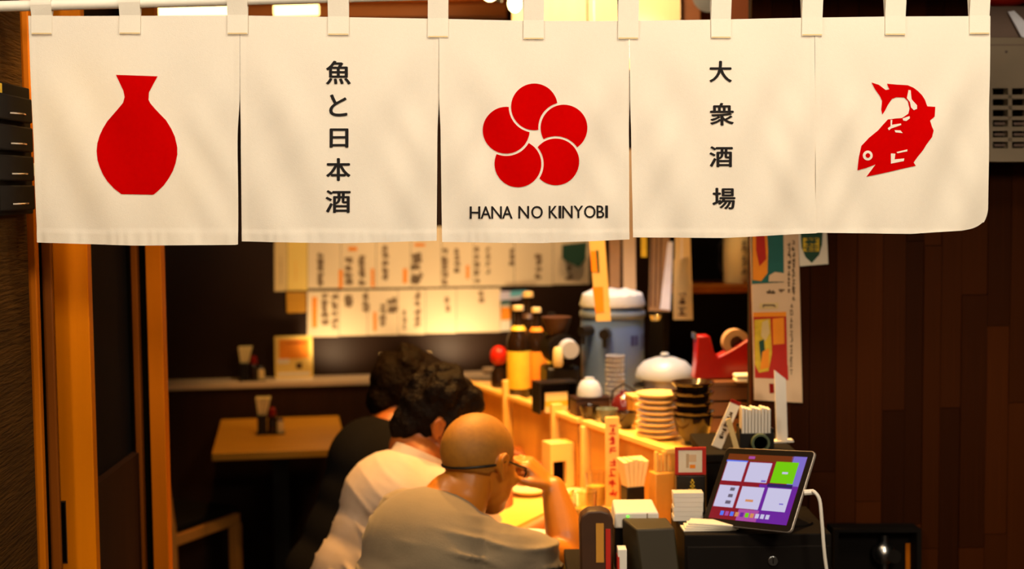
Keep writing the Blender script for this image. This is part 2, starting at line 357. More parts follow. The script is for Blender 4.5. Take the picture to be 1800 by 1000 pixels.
# right-hand plank wall
PW = Plane((0.588, 3.5, 0), YF)
wr = struct('wall_right', wallbox(PW, 0.004, 1.5, -0.012, -0.045, 0, 3.0), m_blackm)
pm = MB().box(0, 1, 0, 1, 0, 1).mesh('plank', m_plank)
x = 0.0
r2 = random.Random(3)
while x < 1.42:
    wv = r2.choice((0.045, 0.052, 0.058, 0.066)); z = 0.0; first = True
    while z < 2.95:
        ln = r2.uniform(0.35, 1.1) if not first else r2.uniform(0.5, 1.1); first = False
        zt = min(3.0, z + ln)
        if 3.0 - zt < 0.2: zt = 3.0
        o = bpy.data.objects.new('plank', pm); COL.objects.link(o); o.parent = wr
        dp = r2.uniform(0.0, 0.005)
        o.matrix_local = Matrix.Translation(PW.o + PW.x * (x + .0008) + PW.n * (dp) + Vector((0, 0, z + .0008))) @ Matrix.Rotation(YF, 4, 'Z') @ Matrix.Diagonal((wv - .0016, 0.012 + dp, zt - z - .0016, 1))
        z = zt
    x += wv

# ------------------------------------------------------------------ noren
NR = Plane((0, 2.55, 0), YF)
def lerp(tab, x):
    if x <= tab[0][0]: return tab[0][1]
    for (a, b), (c, d) in zip(tab, tab[1:]):
        if x <= c: return b + (d - b) * (x - a) / (c - a)
    return tab[-1][1]
def sm(a, b, x):
    t = min(1, max(0, (x - a) / (b - a))); return t * t * (3 - 2 * t)
TOP = [(50, 28), (200, 28), (420, 27), (600, 30), (770, 33), (938, 36.5), (1090, 37), (1250, 34.5), (1420, 31), (1570, 29), (1740, 28)]
BOT = [(64, 426), (240, 431), (418, 430), (425, 424), (600, 427), (768, 423), (777, 425), (950, 427), (1107, 421), (1112, 417), (1270, 418), (1435, 410), (1438, 409), (1600, 411), (1690, 405), (1720, 400), (1738, 396)]
#            top-left, bottom-left, top-right, bottom-right, slit gap at right
PAN = [((50, 66), (421, 419.5)), ((422, 425.5), (770.5, 767.5)), ((771.5, 777), (1105, 1107)), ((1106, 1112.5), (1431.6, 1435.8)), ((1431.4, 1435.4), (1741, 1736))]
SLIT = 165
def edges(i, y):
    (lt, lb), (rt, rb) = PAN[i]; t = (y - 30) / 395
    def g(k): return sm(SLIT, SLIT + 90, y) - .0
    ml = lt + (lb - lt) * t; mr = rt + (rb - rt) * t
    if i > 0:
        s0 = (PAN[i - 1][1][0] + lt) / 2 + .5 + ((PAN[i - 1][1][1] + lb) / 2 - (PAN[i - 1][1][0] + lt) / 2) * t; ml = s0 + (ml - s0) * sm(SLIT, SLIT + 70, y) * 1.0
    if i < 4:
        s1 = (rt + PAN[i + 1][0][0]) / 2 + (((rb + PAN[i + 1][0][1]) - (rt + PAN[i + 1][0][0])) / 2) * t; mr = s1 + (mr - s1) * sm(SLIT, SLIT + 70, y)
        bulge = math.exp(-((y - 250) / 60) ** 2) * (2.2 if i == 0 else 0); mr -= bulge
    return ml, mr
def wdisp(i, px, py):
    ml, mr = edges(i, py); s = (px - ml) / (mr - ml); t = max(0, min(1.03, (py - 30) / 395)); s = min(1, max(0, s))
    w = 0.011 * math.sin(PI * s) * t * (1 if i % 2 else 0.7)
    ph = i * 1.7
    for e, sg in ((s, 1), (1 - s, 2.1)):
        w += 0.0034 * math.sin(2 * PI * (t * 1.5 - e * 2.6) + ph * sg) * math.exp(-((e - .22) / .22) ** 2) * sm(.05, .45, t)
        w += 0.0016 * math.sin(2 * PI * (t * 3.1 + e * 4.2) + ph * 2 * sg) * math.exp(-((e - .15) / .15) ** 2) * sm(.15, .6, t)
    w += 0.0024 * noise.noise(Vector((px / 95, py / 140, i * 7.3)))
    w += 0.0010 * math.sin(px / 3.6 + 3 * math.sin(px / 37 + i) + 1.4 * math.sin(px / 11)) * (.4 + .6 * abs(math.sin(px / 53 + i))) * sm(.93, .99, t)
    w += 0.0011 * sm(.948, .955, t) + 0.0007 * sm(.975, .985, max(s, 1 - s))
    w += 0.006 * math.sin(2.2 * s + i) * t
    return w
def npt(i, px, py, off=0.0):
    return NR.hit(px, py) + NR.n * (wdisp(i, px, py) + off)
rootp = NR.hit(900, 440)
noren = thing('noren', 'five panel cream cotton shop curtain with red emblems and black lettering across the doorway', 'curtain', (NR.hit(900, 40).x, NR.hit(900, 40).y, NR.hit(900, 40).z), YF)
def corner(px, py):   # rounded lower right corner of the last panel
    if px > 1700 and py > 350:
        cx, cy, r = 1703, 365, 34
        dx, dy = px - cx, py - cy
        if dx > 0 and dy > 0:
            l = math.hypot(dx, dy); mxx = max(dx, dy)
            if l > 1e-6:
                k = mxx / l; return cx + dx * (k + (1 - k) * .3), cy + dy * (k + (1 - k) * .3)
    return px, py
panels = []
for i in range(5):
    nu, nv = 84, 100; vs = []; fs = []
    for b in range(nv + 1):
        t = b / nv
        for a_ in range(nu + 1):
            s = a_ / nu
            y = 30 + t * 395; ml, mr = edges(i, y); x = ml + (mr - ml) * s
            yt, yb = lerp(TOP, x), lerp(BOT, min(max(x, edges(i, 425)[0] + .6), edges(i, 425)[1] - .6))
            y = yt + (yb - yt) * t; ml, mr = edges(i, y); x = ml + (mr - ml) * s
            X, Y = corner(x, y) if i == 4 else (x, y)
            vs.append(npt(i, X, Y))
    for b in range(nv):
        for a_ in range(nu):
            k = b * (nu + 1) + a_; fs.append((k, k + nu + 1, k + nu + 2, k + 1))
    p = MB().add(vs, fs).build('panel', m_cloth, noren, world=True, fix=False)
    panels.append(p)
def decal(i, polys, mat, name='emblem', off=0.0011, maxlen=9.0):
    bm = bmesh.new()
    for poly in polys:
        vsx = [bm.verts.new((x, -y, 0)) for x, y in poly]; bm.faces.new(vsx)
    bmesh.ops.triangulate(bm, faces=bm.faces)
    for _ in range(6):
        le = [e for e in bm.edges if e.calc_length() > maxlen]
        if not le: break
        bmesh.ops.subdivide_edges(bm, edges=le, cuts=1); bmesh.ops.triangulate(bm, faces=[f for f in bm.faces if len(f.verts) > 3])
    m = MB(); vm = {v: k for k, v in enumerate(bm.verts)}
    m.add([npt(i, v.co.x, -v.co.y, off) for v in bm.verts], [[vm[v] for v in f.verts] for f in bm.faces]); bm.free()
    return m.build(name, mat, panels[i], world=True)
# sake flask
K = .45
L1 = [(455, 293), (618, 299), (600, 332), (585, 362), (583, 390), (590, 404), (605, 422), (626, 445), (650, 470), (672, 505), (686, 535), (696, 575), (697, 605), (690, 640), (680, 668), (664, 697), (645, 724), (620, 748), (605, 760), (480, 758), (450, 735), (425, 708), (408, 682), (395, 652), (386, 625), (382, 590), (384, 560), (392, 530), (404, 502), (420, 475), (440, 452), (462, 428), (484, 402), (490, 380), (485, 355), (471, 326)]
decal(0, [[(x * K, y * K) for x, y in L1]], m_red)
# five petal flower, each petal tucked under the next
CC = [(939, 188), (991, 225), (976.5, 284.5), (910, 288), (889.5, 229)]; RR = 41.0
pet = []
for k in range(5):
    A = CC[k]; B = CC[(k + 1) % 5]; rb = RR + 4.2; P = []
    d = math.hypot(B[0] - A[0], B[1] - A[1]); x_ = (d * d + RR * RR - rb * rb) / (2 * d); h_ = math.sqrt(max(1, RR * RR - x_ * x_))
    a0 = math.atan2(B[1] - A[1], B[0] - A[0]); th = math.atan2(h_, x_); n_ = 40
    P = [(A[0] + RR * math.cos(a0 + th + (2 * PI - 2 * th) * j / n_), A[1] + RR * math.sin(a0 + th + (2 * PI - 2 * th) * j / n_)) for j in range(n_ + 1)]
    e0 = P[-1]; e1 = P[0]
    b0 = math.atan2(e0[1] - B[1], e0[0] - B[0]); b1 = math.atan2(e1[1] - B[1], e1[0] - B[0])
    while b1 - b0 > PI: b1 -= 2 * PI
    while b1 - b0 < -PI: b1 += 2 * PI
    P += [(B[0] + rb * math.cos(b0 + (b1 - b0) * j / 14), B[1] + rb * math.sin(b0 + (b1 - b0) * j / 14)) for j in range(1, 14)]
    decal(2, [P], m_red, 'petal_print')
# fish
KF = 170 / 895
def fx(pts): return [(1490 + x * KF, 130 + y * KF) for x, y in pts]
body = [(222, 78), (290, 100), (352, 148), (385, 142), (362, 90), (450, 98), (555, 104), (610, 128), (650, 158), (690, 198), (715, 240), (735, 300), (806, 304), (802, 355), (798, 395), (756, 432), (770, 480), (786, 525), (772, 585), (720, 655), (690, 705), (640, 768), (605, 820), (625, 850), (540, 868), (380, 906), (170, 950), (252, 838), (170, 868), (88, 892), (98, 770), (120, 665), (190, 592), (280, 522), (340, 455), (372, 420), (402, 418), (440, 412), (500, 408), (560, 368), (572, 320), (556, 250), (520, 217), (450, 215), (408, 232), (370, 290), (345, 342), (322, 375), (312, 330), (320, 250), (300, 205), (255, 140)]
decal(4, [fx(body)], m_red, maxlen=6)
ring = [(178 + 46 * math.cos(2 * PI * j / 20), 755 + 46 * math.sin(2 * PI * j / 20)) for j in range(20)]
decal(4, [fx(ring)], m_cloth, 'eye_print', .0018, 6)
decal(4, [fx([(178 + 22 * math.cos(2 * PI * j / 12), 755 + 22 * math.sin(2 * PI * j / 12)) for j in range(12)])], m_red, 'pupil_print', .0025, 6)
decal(4, [fx([(398, 735), (440, 738), (432, 790), (520, 782), (516, 806), (398, 830)]), fx([(450, 722), (548, 698), (548, 716), (458, 734)]),
          fx([(560, 150), (580, 150), (590, 235), (640, 290), (640, 322), (610, 335), (584, 310), (574, 260), (545, 225)]),
          fx([(396, 425), (412, 425), (408, 470), (490, 458), (494, 472), (400, 505), (380, 522), (370, 502), (395, 484)]),
          fx([(432, 520), (486, 522), (506, 548), (440, 540)]), fx([(505, 412), (570, 390), (572, 412), (540, 436), (512, 432)])], m_cloth, 'fin_print', .0018, 6)
# lettering
def glyph(ch, off=0.0):
    c = bpy.data.curves.new('t', 'FONT'); c.body = ch; c.size = 1.0; c.fill_mode = 'FRONT'; c.resolution_u = 4; c.offset = off
    o = bpy.data.objects.new('t', c); COL.objects.link(o); dg = bpy.context.evaluated_depsgraph_get()
    me = bpy.data.meshes.new_from_object(o.evaluated_get(dg)); v = [(p.co.x, p.co.y) for p in me.vertices]; f = [tuple(p.vertices) for p in me.polygons]
    bpy.data.objects.remove(o); bpy.data.curves.remove(c); bpy.data.meshes.remove(me); return v, f
def letter(i, ch, x0, y0, x1, y1, off, name='character_print', bold=0.0):
    v, f = glyph(ch, off); xs = [p[0] for p in v]; ys = [p[1] for p in v]
    ax, bx, ay, by = min(xs), max(xs), min(ys), max(ys)
    q = [(x0 + (p[0] - ax) / max(bx - ax, 1e-6) * (x1 - x0), y1 - (p[1] - ay) / max(by - ay, 1e-6) * (y1 - y0)) for p in v]
    mb = MB()
    for k, (dx, dy) in enumerate(((-bold, 0), (bold, 0), (0, -bold * .6), (0, bold * .6)) if bold else ((0, 0),)): mb.add([npt(i, x + dx, y + dy, .0011 + .00005 * k) for x, y in q], f)
    return mb.build(name, m_ink, panels[i], world=True)
for ch, x0, y0, x1, y1 in (('魚', 573, 107, 617, 149), ('と', 579, 166, 611, 205), ('日', 580, 226, 613, 260), ('本', 574, 278, 617, 318), ('酒', 573, 334, 617, 374)):
    letter(1, ch, x0 + 1, y0 + .6, x1 - 1, y1 - .6, 0.0, bold=1.0)
for ch, x0, y0, x1, y1 in (('大', 1246, 107, 1286, 145), ('衆', 1247, 181, 1289, 221), ('酒', 1246, 257, 1287, 294), ('場', 1251, 330, 1292, 368)):
    letter(3, ch, x0 + 1, y0 + .6, x1 - 1, y1 - .6, 0.0, bold=1.0)
adv = {'H': 22, 'A': 21.5, 'N': 22, 'O': 24, 'K': 18.5, 'I': 5, 'Y': 20, 'B': 15.5}
for word, x in (('HANA', 825.5), ('NO', 911), ('KINYOBI', 964)):
    tot = sum(adv[c] for c in word); wd_ = {'HANA': 74.5, 'NO': 42, 'KINYOBI': 104}[word]; gap = (wd_ - tot * .82) / (len(word) - 1)
    for c in word:
        wl = adv[c] * .82; yb = 384.2 - (x - 825) * .006
        letter(2, c, x, yb - 21.5, x + wl, yb, 0.0, 'letter_print', .35); x += wl + gap
# rod and loop straps
def rodc(px):
    py = 9.5 - (px - 70) * 0.0265; return NR.hit(px, py, -.004)
rod = MB().cyl(rodc(-150), rodc(1950), 0.0095, n=16)
tag(rod.build('curtain_rod', m_rod), 'slim white rod tilting up to the right that carries the cream shop curtain', 'rod')
for (cx, wpx) in ((74, 36), (229, 37), (418, 36), (595, 37), (770, 36), (938, 36), (1104, 36), (1267, 35), (1427, 36), (1573, 36), (1721, 35)):
    pi_ = 0 if cx < 422 else 1 if cx < 771 else 2 if cx < 1106 else 3 if cx < 1432 else 4
    c = rodc(cx); yb = lerp(TOP, cx) + 33 + rng.uniform(-1, 1.5); m = MB(); vs = []; half = wpx / 2
    for sx in (-1, 1):
        prof = []
        for j in range(9):
            yy = yb + (lerp(TOP, cx) - 1 - yb) * j / 8; prof.append(npt(pi_, cx + sx * half, yy, .0022))
        base = prof[-1]; ctr = rodc(cx + sx * half)
        for j in range(13):
            aa = PI * j / 12; prof.append(ctr + NR.n * (.0115 * math.cos(aa)) + Vector((0, 0, .0115 * math.sin(aa))))
        for j in range(5): prof.append(npt(pi_, cx + sx * half, lerp(TOP, cx) + 6 * j, -.0022 - .0006))
        vs.append(prof)
    n_ = len(vs[0]); m.add(vs[0] + vs[1], [(j, j + 1, n_ + j + 1, n_ + j) for j in range(n_ - 1)])
    st = m.build('loop_strap', m_cloth, noren, world=True, fix=False, smooth=False)
    so = st.modifiers.new('thick', 'SOLIDIFY'); so.thickness = .0012; so.offset = 0
    s2 = MB(); s2.add([npt(pi_, cx - half + 1, yb - .8, .0032), npt(pi_, cx + half - 1, yb - .8, .0032), npt(pi_, cx + half - 1, yb - 2.6, .0032), npt(pi_, cx - half + 1, yb - 2.6, .0032)], [(0, 1, 2, 3)])
    s2.build('stitch_line', m_paper2, st, world=True)

# ------------------------------------------------------------------ left wall rack
def LWp(px, py, out=0.0):      # a point on the left porch wall plane
    v = ray(px, py); o = lw(0, out); return CAM + v * ((o - CAM).dot(nl) / v.dot(nl))
zt, zb = 1.835, 1.605
rack = thing('key_rack', 'black wall rack with four metal framed compartments beside the left door post', 'rack', lw(-0.30, 0, zb), YF)
def RB(y0, y1, x0, x1, z0, z1, m):
    q = [lw(y0, x1, z0), lw(y1, x1, z0), lw(y1, x1, z1), lw(y0, x1, z1)]; return m.slab(q, nl, x1 - x0)
RB(-.30, -.012, 0.001, .016, zb, zt, MB()).build('back_panel', m_blackm, rack, world=True, bevel=.002)
RB(-.30, -.20, .016, .020, zt - .02, zt - .004, MB()).build('yellow_tag', m_yellabel, rack, world=True)['label'] = 'small yellow tag'
for k in range(4):
    z0 = zb + .008 + k * .052; z1 = z0 + .044
    c = RB(-.27, -.05, .016, .030, z0, z1, MB()).build('compartment', m_blackm, rack, world=True, bevel=.003)
    RB(-.045, -.035, .016, .022, z1 - .006, z1 - .002, MB()).build('label_plate', m_white, c, world=True)
    pts = [lw(-.20 + .09 * j / 8, .031 + .012 * math.sin(PI * j / 8), z0 + .012) for j in range(9)]
    MB().tube(pts, .0016).build('pull', m_steel, c, world=True)
ctch = at(52, 298, 2.66)
tag(MB().box(ctch.x - .008, ctch.x + .008, 2.655, 2.672, ctch.z - .012, ctch.z + .012).build('door_catch', m_white, bevel=.002), 'tiny pale door catch on the orange left post', 'catch')

# ------------------------------------------------------------------ posters and boxes on the right wall
def PH(off): return lambda x, y: PW.hit(x, y, off)
def card_on(plane, q, t, off):     # thin paper with four photo corners TL TR BR BL
    p = [plane.hit(x, y, off) for x, y in (q[3], q[2], q[1], q[0])]; return MB().slab(p, plane.n, t)
def leanfix(q):
    (tl, tr, br, bl) = q
    def h(u, v, off, plane):   # u,v in 0..1
        x = (tl[0] * (1 - u) + tr[0] * u) * (1 - v) + (bl[0] * (1 - u) + br[0] * u) * v
        y = (tl[1] * (1 - u) + tr[1] * u) * (1 - v) + (bl[1] * (1 - u) + br[1] * u) * v
        return plane.hit(x, y, off)
    return h
po = thing('menu_poster', 'narrow paper poster with teal and red food pictures hanging at edge of dark plank wall', 'poster', PW.hit(1365, 560, .008), YF)
Q = [(1317, 340), (1402, 340), (1410.5, 708), (1326, 703)]
card_on(PW, Q, .0015, .010).build('sheet', m_pink, po, world=True)
def pr(poly, mat, name, off=.0108, pl=PW, par=po):
    m = MB(); m.add([pl.hit(x, y, off) for x, y in poly], [tuple(range(len(poly)))]); return m.build(name, mat, par, world=True)
pr([(1320, 390), (1377, 390), (1378, 496), (1321.5, 499)], m_teal, 'top_picture')
pr([(1322, 392), (1347, 390), (1350, 440), (1349, 480), (1338, 494), (1323, 492)], m_orange, 'crab_print', .0114)
pr([(1329, 392), (1343, 392), (1347, 455), (1335, 468), (1329, 440)], m_redp, 'claw_print', .012)
pr([(1352, 484), (1362, 478), (1378, 480), (1378, 495), (1351, 495)], m_pink, 'caption_print', .0116)
pr([(1324, 549), (1382, 548), (1385, 666), (1327, 664)], m_redp, 'lower_picture')
pr([(1324, 549), (1382, 548), (1382, 556), (1324, 557)], m_orange, 'band_print', .0112)
pr([(1326, 562), (1354, 560), (1357, 620), (1351, 652), (1334, 655), (1327, 640)], m_yel, 'dish_print', .0113)
pr([(1340, 566), (1350, 562), (1353, 585), (1345, 600), (1338, 590)], m_paper2, 'face_print', .012)
pr([(1334, 600), (1343, 596), (1346, 632), (1338, 640)], m_green, 'leaf_print', .012)
pr([(1340, 618), (1352, 612), (1352, 646), (1336, 650)], m_orange, 'roe_print', .0125)
pr([(1358, 560), (1378, 558), (1379, 604), (1359, 606)], m_orange, 'panel_print', .0113)
pr([(1376, 642), (1385, 642), (1386, 668), (1379, 668)], m_redp, 'corner_print', .0113)
pr([(1335, 533), (1368, 532), (1368, 542), (1335, 543)], m_paper2, 'label_print', .0112)
pr([(1352, 674), (1360, 674), (1361, 691), (1353, 691)], m_redbr, 'seal_print', .0112)
mb = MB(); marks(mb, PH(.0118), 1338, 535, 1366, 541, 1, .07, 4); mb.build('lettering', m_grey, po, world=True)
mb = MB(); marks(mb, PH(.0115), 1384, 425, 1390, 515, 9, .3, 1); marks(mb, PH(.0115), 1392, 422, 1398, 530, 11, .3, 2); marks(mb, PH(.0115), 1388, 532, 1394, 660, 11, .22, 3)
marks(mb, PH(.0115), 1347, 507, 1363, 517, 1, .2, 5); marks(mb, PH(.0115), 1368, 507, 1380, 515, 1, .2, 6); mb.build('lettering', m_grey, po, world=True)
st = thing('sticker_card', 'small white square card with green and yellow shield emblem on dark planks', 'sticker', PW.hit(1430, 440, .008), YF)
card_on(PW, [(1403, 395), (1453, 395), (1456, 464), (1406, 468)], .0012, .0085).build('card', m_paper, st, world=True)
pr([(1406, 395), (1447, 395), (1445, 430), (1440, 448), (1427, 462), (1416, 452), (1409, 435)], m_green, 'shield_print', .0092, par=st)
for x0, x1 in ((1411.5, 1420), (1421.5, 1430), (1431.5, 1440)):
    pr([(x0, 418), (x1, 418), (x1, 442), (x0, 442)], m_yel, 'bar_print', .0098, par=st)
mb = MB(); marks(mb, PH(.0104), 1412, 419, 1439, 441, 3, .07, 9); mb.build('lettering', m_green, st, world=True)
# putty box with vent slots
BP = Plane(PW.o + PW.n * 0.17 + PW.x * 0, YF)
def bxp(x0, y0, x1, y1, mb, t, off=0.0): return mb.slab([BP.hit(x0, y1, off), BP.hit(x1, y1, off), BP.hit(x1, y0, off), BP.hit(x0, y0, off)], BP.n, t)
vb = thing('vent_box', 'putty metal equipment box with rows of vent slots on wall right of noren', 'vent box', BP.hit(1800, 283), YF)
BX0, BX1, BY0, BY1 = 1715, 1940, 66, 284
bxp(BX0, BY0, BX1, BY1, MB(), .135, -.030).build('body', m_box, vb, world=True, bevel=.004)
fr = MB(); rows = [155, 174, 193, 211, 230, 249]; rh = 11.5; cols = [1745, 1779, 1813, 1847, 1881]; cw = 27
bxp(BX0, BY0, BX1, 155, fr, .03); bxp(BX0, 260.5, BX1, BY1, fr, .03); bxp(BX0, 155, 1745, 260.5, fr, .03); bxp(1908, 155, BX1, 260.5, fr, .03)
for a_, b_ in zip(rows, rows[1:]): bxp(1745, a_ + rh, 1908, b_, fr, .03)
for a_, b_ in zip(cols, cols[1:]): bxp(a_ + cw, 155, b_, 260.5, fr, .028)
fr.build('front_grille', m_box, vb, world=True)
bxp(1744, 154, 1909, 261, MB(), .002, -.027).build('shade_backing', m_darkgap, vb, world=True)['label'] = 'black backing for shade in the slots'  # black sheet standing in for the shade inside the slots
for rr in rows[3:]:
    for cc in cols: bxp(cc + 3, rr + 4, cc + cw - 2, rr + 8.5, MB(), .004, -.018).build('louvre', m_carton, vb, world=True)
MB().cyl(BP.hit(1769, 91, 0), BP.hit(1769, 91, .003), .003).build('screw', m_brown, vb, world=True)
bxp(BX0, BY0 + 12, BX1, BY0 + 14, MB(), .003, .001).build('lid_seam', m_carton, vb, world=True)
ztop = BP.hit(1800, 66).z
c0 = BP.hit(1738, 40); ct = thing('carton', 'grey brown carton on top of the putty vent box', 'box', (c0.x, c0.y + .03, ztop + .002), YF)
MB().box(0, .14, 0, .09, 0, .075).build('body', m_carton, ct, bevel=.003)
MB().box(-.001, .141, .035, .055, .0748, .0765).build('tape', m_brown, ct)
c1 = BP.hit(1776, 40); fl = thing('folded_leaflet', 'white folded leaflet leaning against the carton on the vent box', 'leaflet', (c1.x, c1.y + .016, ztop + .002), YF)
mb = MB(); mb.add([(0, 0, .060), (.013, -.003, .062), (.075, -.006, .002), (.032, -.006, .0)] + [(0, .004, .060), (.013, .001, .062), (.075, -.002, .002), (.032, -.002, .0)], [(0, 3, 2, 1), (4, 5, 6, 7), (0, 1, 5, 4), (1, 2, 6, 5), (2, 3, 7, 6), (3, 0, 4, 7)])
mb.build('sheet', M('leaflet_white', (.75, .76, .85), .7), fl)
c2 = BP.hit(1742, 30); rp = thing('red_pouch', 'dark red pouch lying on the carton above the vent box', 'pouch', (c2.x + .055, c2.y + .07, ztop + .079), YF)
MB().ell((0, 0, .018), (.055, .035, .018)).build('bag', m_redp, rp); MB().tube([(-.03, -.02, .032), (-.01, -.03, .045), (.02, -.025, .04), (.035, -.01, .03)], .003).build('cord', m_white, rp)
# meter box low on the plank wall
mbx = thing('meter_box', 'black framed wall box with silver valve low on the dark plank wall', 'meter box', PW.hit(1545, 1040, .005), YF)
MP = Plane(PW.o + PW.n * 0.07, YF)
def mp(x0, y0, x1, y1, mb, t, off=0.0): return mb.slab([MP.hit(x0, y1, off), MP.hit(x1, y1, off), MP.hit(x1, y0, off), MP.hit(x0, y0, off)], MP.n, t)
for a_ in ((1466, 930, 1620, 936), (1466, 1078, 1620, 1084), (1466, 936, 1474, 1078), (1612, 936, 1620, 1078)): mp(*a_, MB(), .062).build('frame_bar', m_blackm, mbx, world=True)
mp(1466, 930, 1620, 1084, MB(), .003, -.059).build('back_plate', m_blackm, mbx, world=True)
pv = MB(); a_ = MP.hit(1553, 1085, -.03); b_ = MP.hit(1555, 940, -.03); pv.cyl(a_, b_, .009); pv.ell(MP.hit(1553, 972, -.03), (.028, .026, .03)); pv.build('valve', m_steel, mbx, world=True)
pv = MB(); pv.cyl(MP.hit(1572, 978, -.012), MP.hit(1572, 978, 0.0), .017); pv.build('dial', m_blackm, mbx, world=True)
mp(1592, 955, 1611, 1078, MB(), .002, -.05).build('lit_side', m_post, mbx, world=True)  # orange-brown slab standing in for light on the inner right side

# ------------------------------------------------------------------ bar counter
CO = Vector((0.40, 3.47, 0)); CL = Vector((-math.sin(math.radians(23.3)), math.cos(math.radians(23.3)), 0)); CN = Vector((-CL.y, CL.x, 0))
def cp(L, N, z=0.0): return CO + CL * L + CN * N + Vector((0, 0, z))
bar = thing('bar_counter', 'pale wooden bar counter with boarded partition running back past the diners', 'counter', CO, math.radians(23.3))
CT = [cp(1.42, .45), cp(-.13, .45), Vector((.43, cp(-.13, .45).y, 0)), Vector((.43, 3.40, 0)), cp(0, 0), cp(1.42, 0)]
CT = [(p.x, p.y) for p in CT][::-1]
MB().prism(CT, .765, .80).build('worktop', m_count, bar, world=True, bevel=.004)
MB().prism([(p.x, p.y) for p in (cp(.02, .02), cp(1.40, .02), cp(1.40, .08), cp(.02, .08))], 0, .765).build('front_panel', m_wains, bar, world=True)
LG = [cp(0, 0), cp(1.42, 0), Vector((1.2, 4.66, 0)), Vector((1.2, 3.68, 0)), Vector((.575, 3.68, 0)), Vector((.575, 3.46, 0)), Vector((.43, 3.46, 0))]
MB().prism([(p.x, p.y) for p in LG][::-1], .962, .990).build('pass_shelf', m_count, bar, world=True, bevel=.003)
def board(L0, L1, z0, z1, t, mat, nm, N=0.0):
    m = MB().prism([(p.x, p.y) for p in (cp(L0, N), cp(L1, N), cp(L1, N + t), cp(L0, N + t))], z0, z1); return m.build(nm, mat, bar, world=True, bevel=.002)
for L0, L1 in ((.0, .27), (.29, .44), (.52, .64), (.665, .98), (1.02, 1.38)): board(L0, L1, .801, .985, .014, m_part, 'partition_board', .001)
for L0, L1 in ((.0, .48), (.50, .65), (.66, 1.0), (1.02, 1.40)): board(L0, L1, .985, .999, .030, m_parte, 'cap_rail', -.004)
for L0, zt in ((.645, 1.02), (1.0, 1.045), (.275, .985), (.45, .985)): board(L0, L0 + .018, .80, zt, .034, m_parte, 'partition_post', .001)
BARZ = .990

# ------------------------------------------------------------------ pay stand in front of the wall
stand = thing('pay_stand', 'dark low stand at entrance carrying cash drawer and receipt printer', 'stand', (.12, 2.85, 0))
MB().box(0, .545, 0, .27, .012, .82).build('body', m_blackm, stand, bevel=.004)
MB().box(-.01, .55, -.01, .278, .82, .838).build('top', m_blackm, stand, bevel=.003)
SZ = .838
a_ = at(1204, 960, 2.85); dr = thing('cash_drawer', 'black cash drawer with round silver lock under the tilted tablet', 'cash drawer', (a_.x, 2.85, SZ))
MB().box(0, .30, .006, .255, 0, .097).build('body', m_blackm, dr, bevel=.003)
MB().box(.004, .296, 0, .008, .006, .074).build('drawer_front', m_blackm, dr, bevel=.003)
kx = at(1359, 986, 2.845); lk = MB(); lk.cyl((kx.x - a_.x, 0.004, kx.z - SZ), (kx.x - a_.x, -.006, kx.z - SZ), .0105); lo = lk.build('lock', m_steel, dr, bevel=.001); lo['label'] = 'round silver lock'
MB().box(kx.x - a_.x - .001, kx.x - a_.x + .001, -.0066, -.004, kx.z - SZ - .005, kx.z - SZ + .005).build('keyhole', m_darkgap, lo)
DZ = SZ + .097
# tablet
def rotm(az, el, ro): return Matrix.Rotation(az, 4, 'Z') @ Matrix.Rotation(el, 4, 'X') @ Matrix.Rotation(ro, 4, 'Y')
TM = Matrix.Translation((.499, 2.875, 1.025)) @ rotm(-1.01, -.537, -.133)
tb = thing('tablet', 'lit touch screen tablet with six tiles leaning on cash drawer', 'tablet', mat=TM)
W, H = .2506, .1741
def rrect(w, h, r, n=5):
    P = []
    for cx, cy, a0 in ((w / 2 - r, h / 2 - r, 0), (-w / 2 + r, h / 2 - r, 90), (-w / 2 + r, -h / 2 + r, 180), (w / 2 - r, -h / 2 + r, 270)):
        for j in range(n + 1): aa = math.radians(a0 + 90 * j / n); P.append((cx + r * math.cos(aa), cy + r * math.sin(aa)))
    return P
XZ = Matrix.Rotation(PI / 2, 4, 'X')     # xy outline to xz
def plate(mb, w, h, r, y0, y1):
    P = rrect(w, h, r); k = len(P); v = [(x, y0, z) for x, z in P] + [(x, y1, z) for x, z in P]
    return mb.add(v, [tuple(range(k)), tuple(range(2 * k - 1, k - 1, -1))] + [((i + 1) % k, i, k + i, k + (i + 1) % k) for i in range(k)])
plate(MB(), W, H, .010, -.0015, .0045).build('case', M('silver_case', (.42, .36, .31), .4, .5), tb, bevel=.001)
fg = plate(MB(), W - .003, H - .003, .009, -.0022, -.0008).build('front_glass', m_black, tb)
def scr_uv(poly, mat, nm, off, par):
    sw, sh = W - .030, H - .028
    m = MB(); m.add([(-sw / 2 + u * sw, -.0022 - off, sh / 2 - v * sh) for u, v in poly], [tuple(range(len(poly)))]); return m.build(nm, mat, par)
scn = scr_uv([(0, 0), (1, 0), (1, 1), (0, 1)], m_s_red, 'screen', .0003, tb)
def R4(x0, y0, x1, y1): return [(x0, y0), (x1, y0), (x1, y1), (x0, y1)]
scr_uv(R4(0, 0, .84, .10), m_s_brown, 'screen_area', .0006, scn); scr_uv([(.82, 0), (1, 0), (1, .55), (.86, .55)], m_s_blue, 'screen_area', .0006, scn)
scr_uv([(.52, .44), (1, .44), (1, 1), (.60, 1), (.55, .8)], m_s_purp, 'screen_area', .0007, scn); scr_uv([(.36, .83), (.62, .83), (.62, 1), (.36, 1)], m_s_pink, 'screen_area', .0008, scn)
scr_uv(R4(.62, .42, .93, .47), m_s_navy, 'screen_area', .0009, scn); scr_uv(R4(.0, .10, .28, .125), m_s_dot, 'screen_area', .0009, scn)
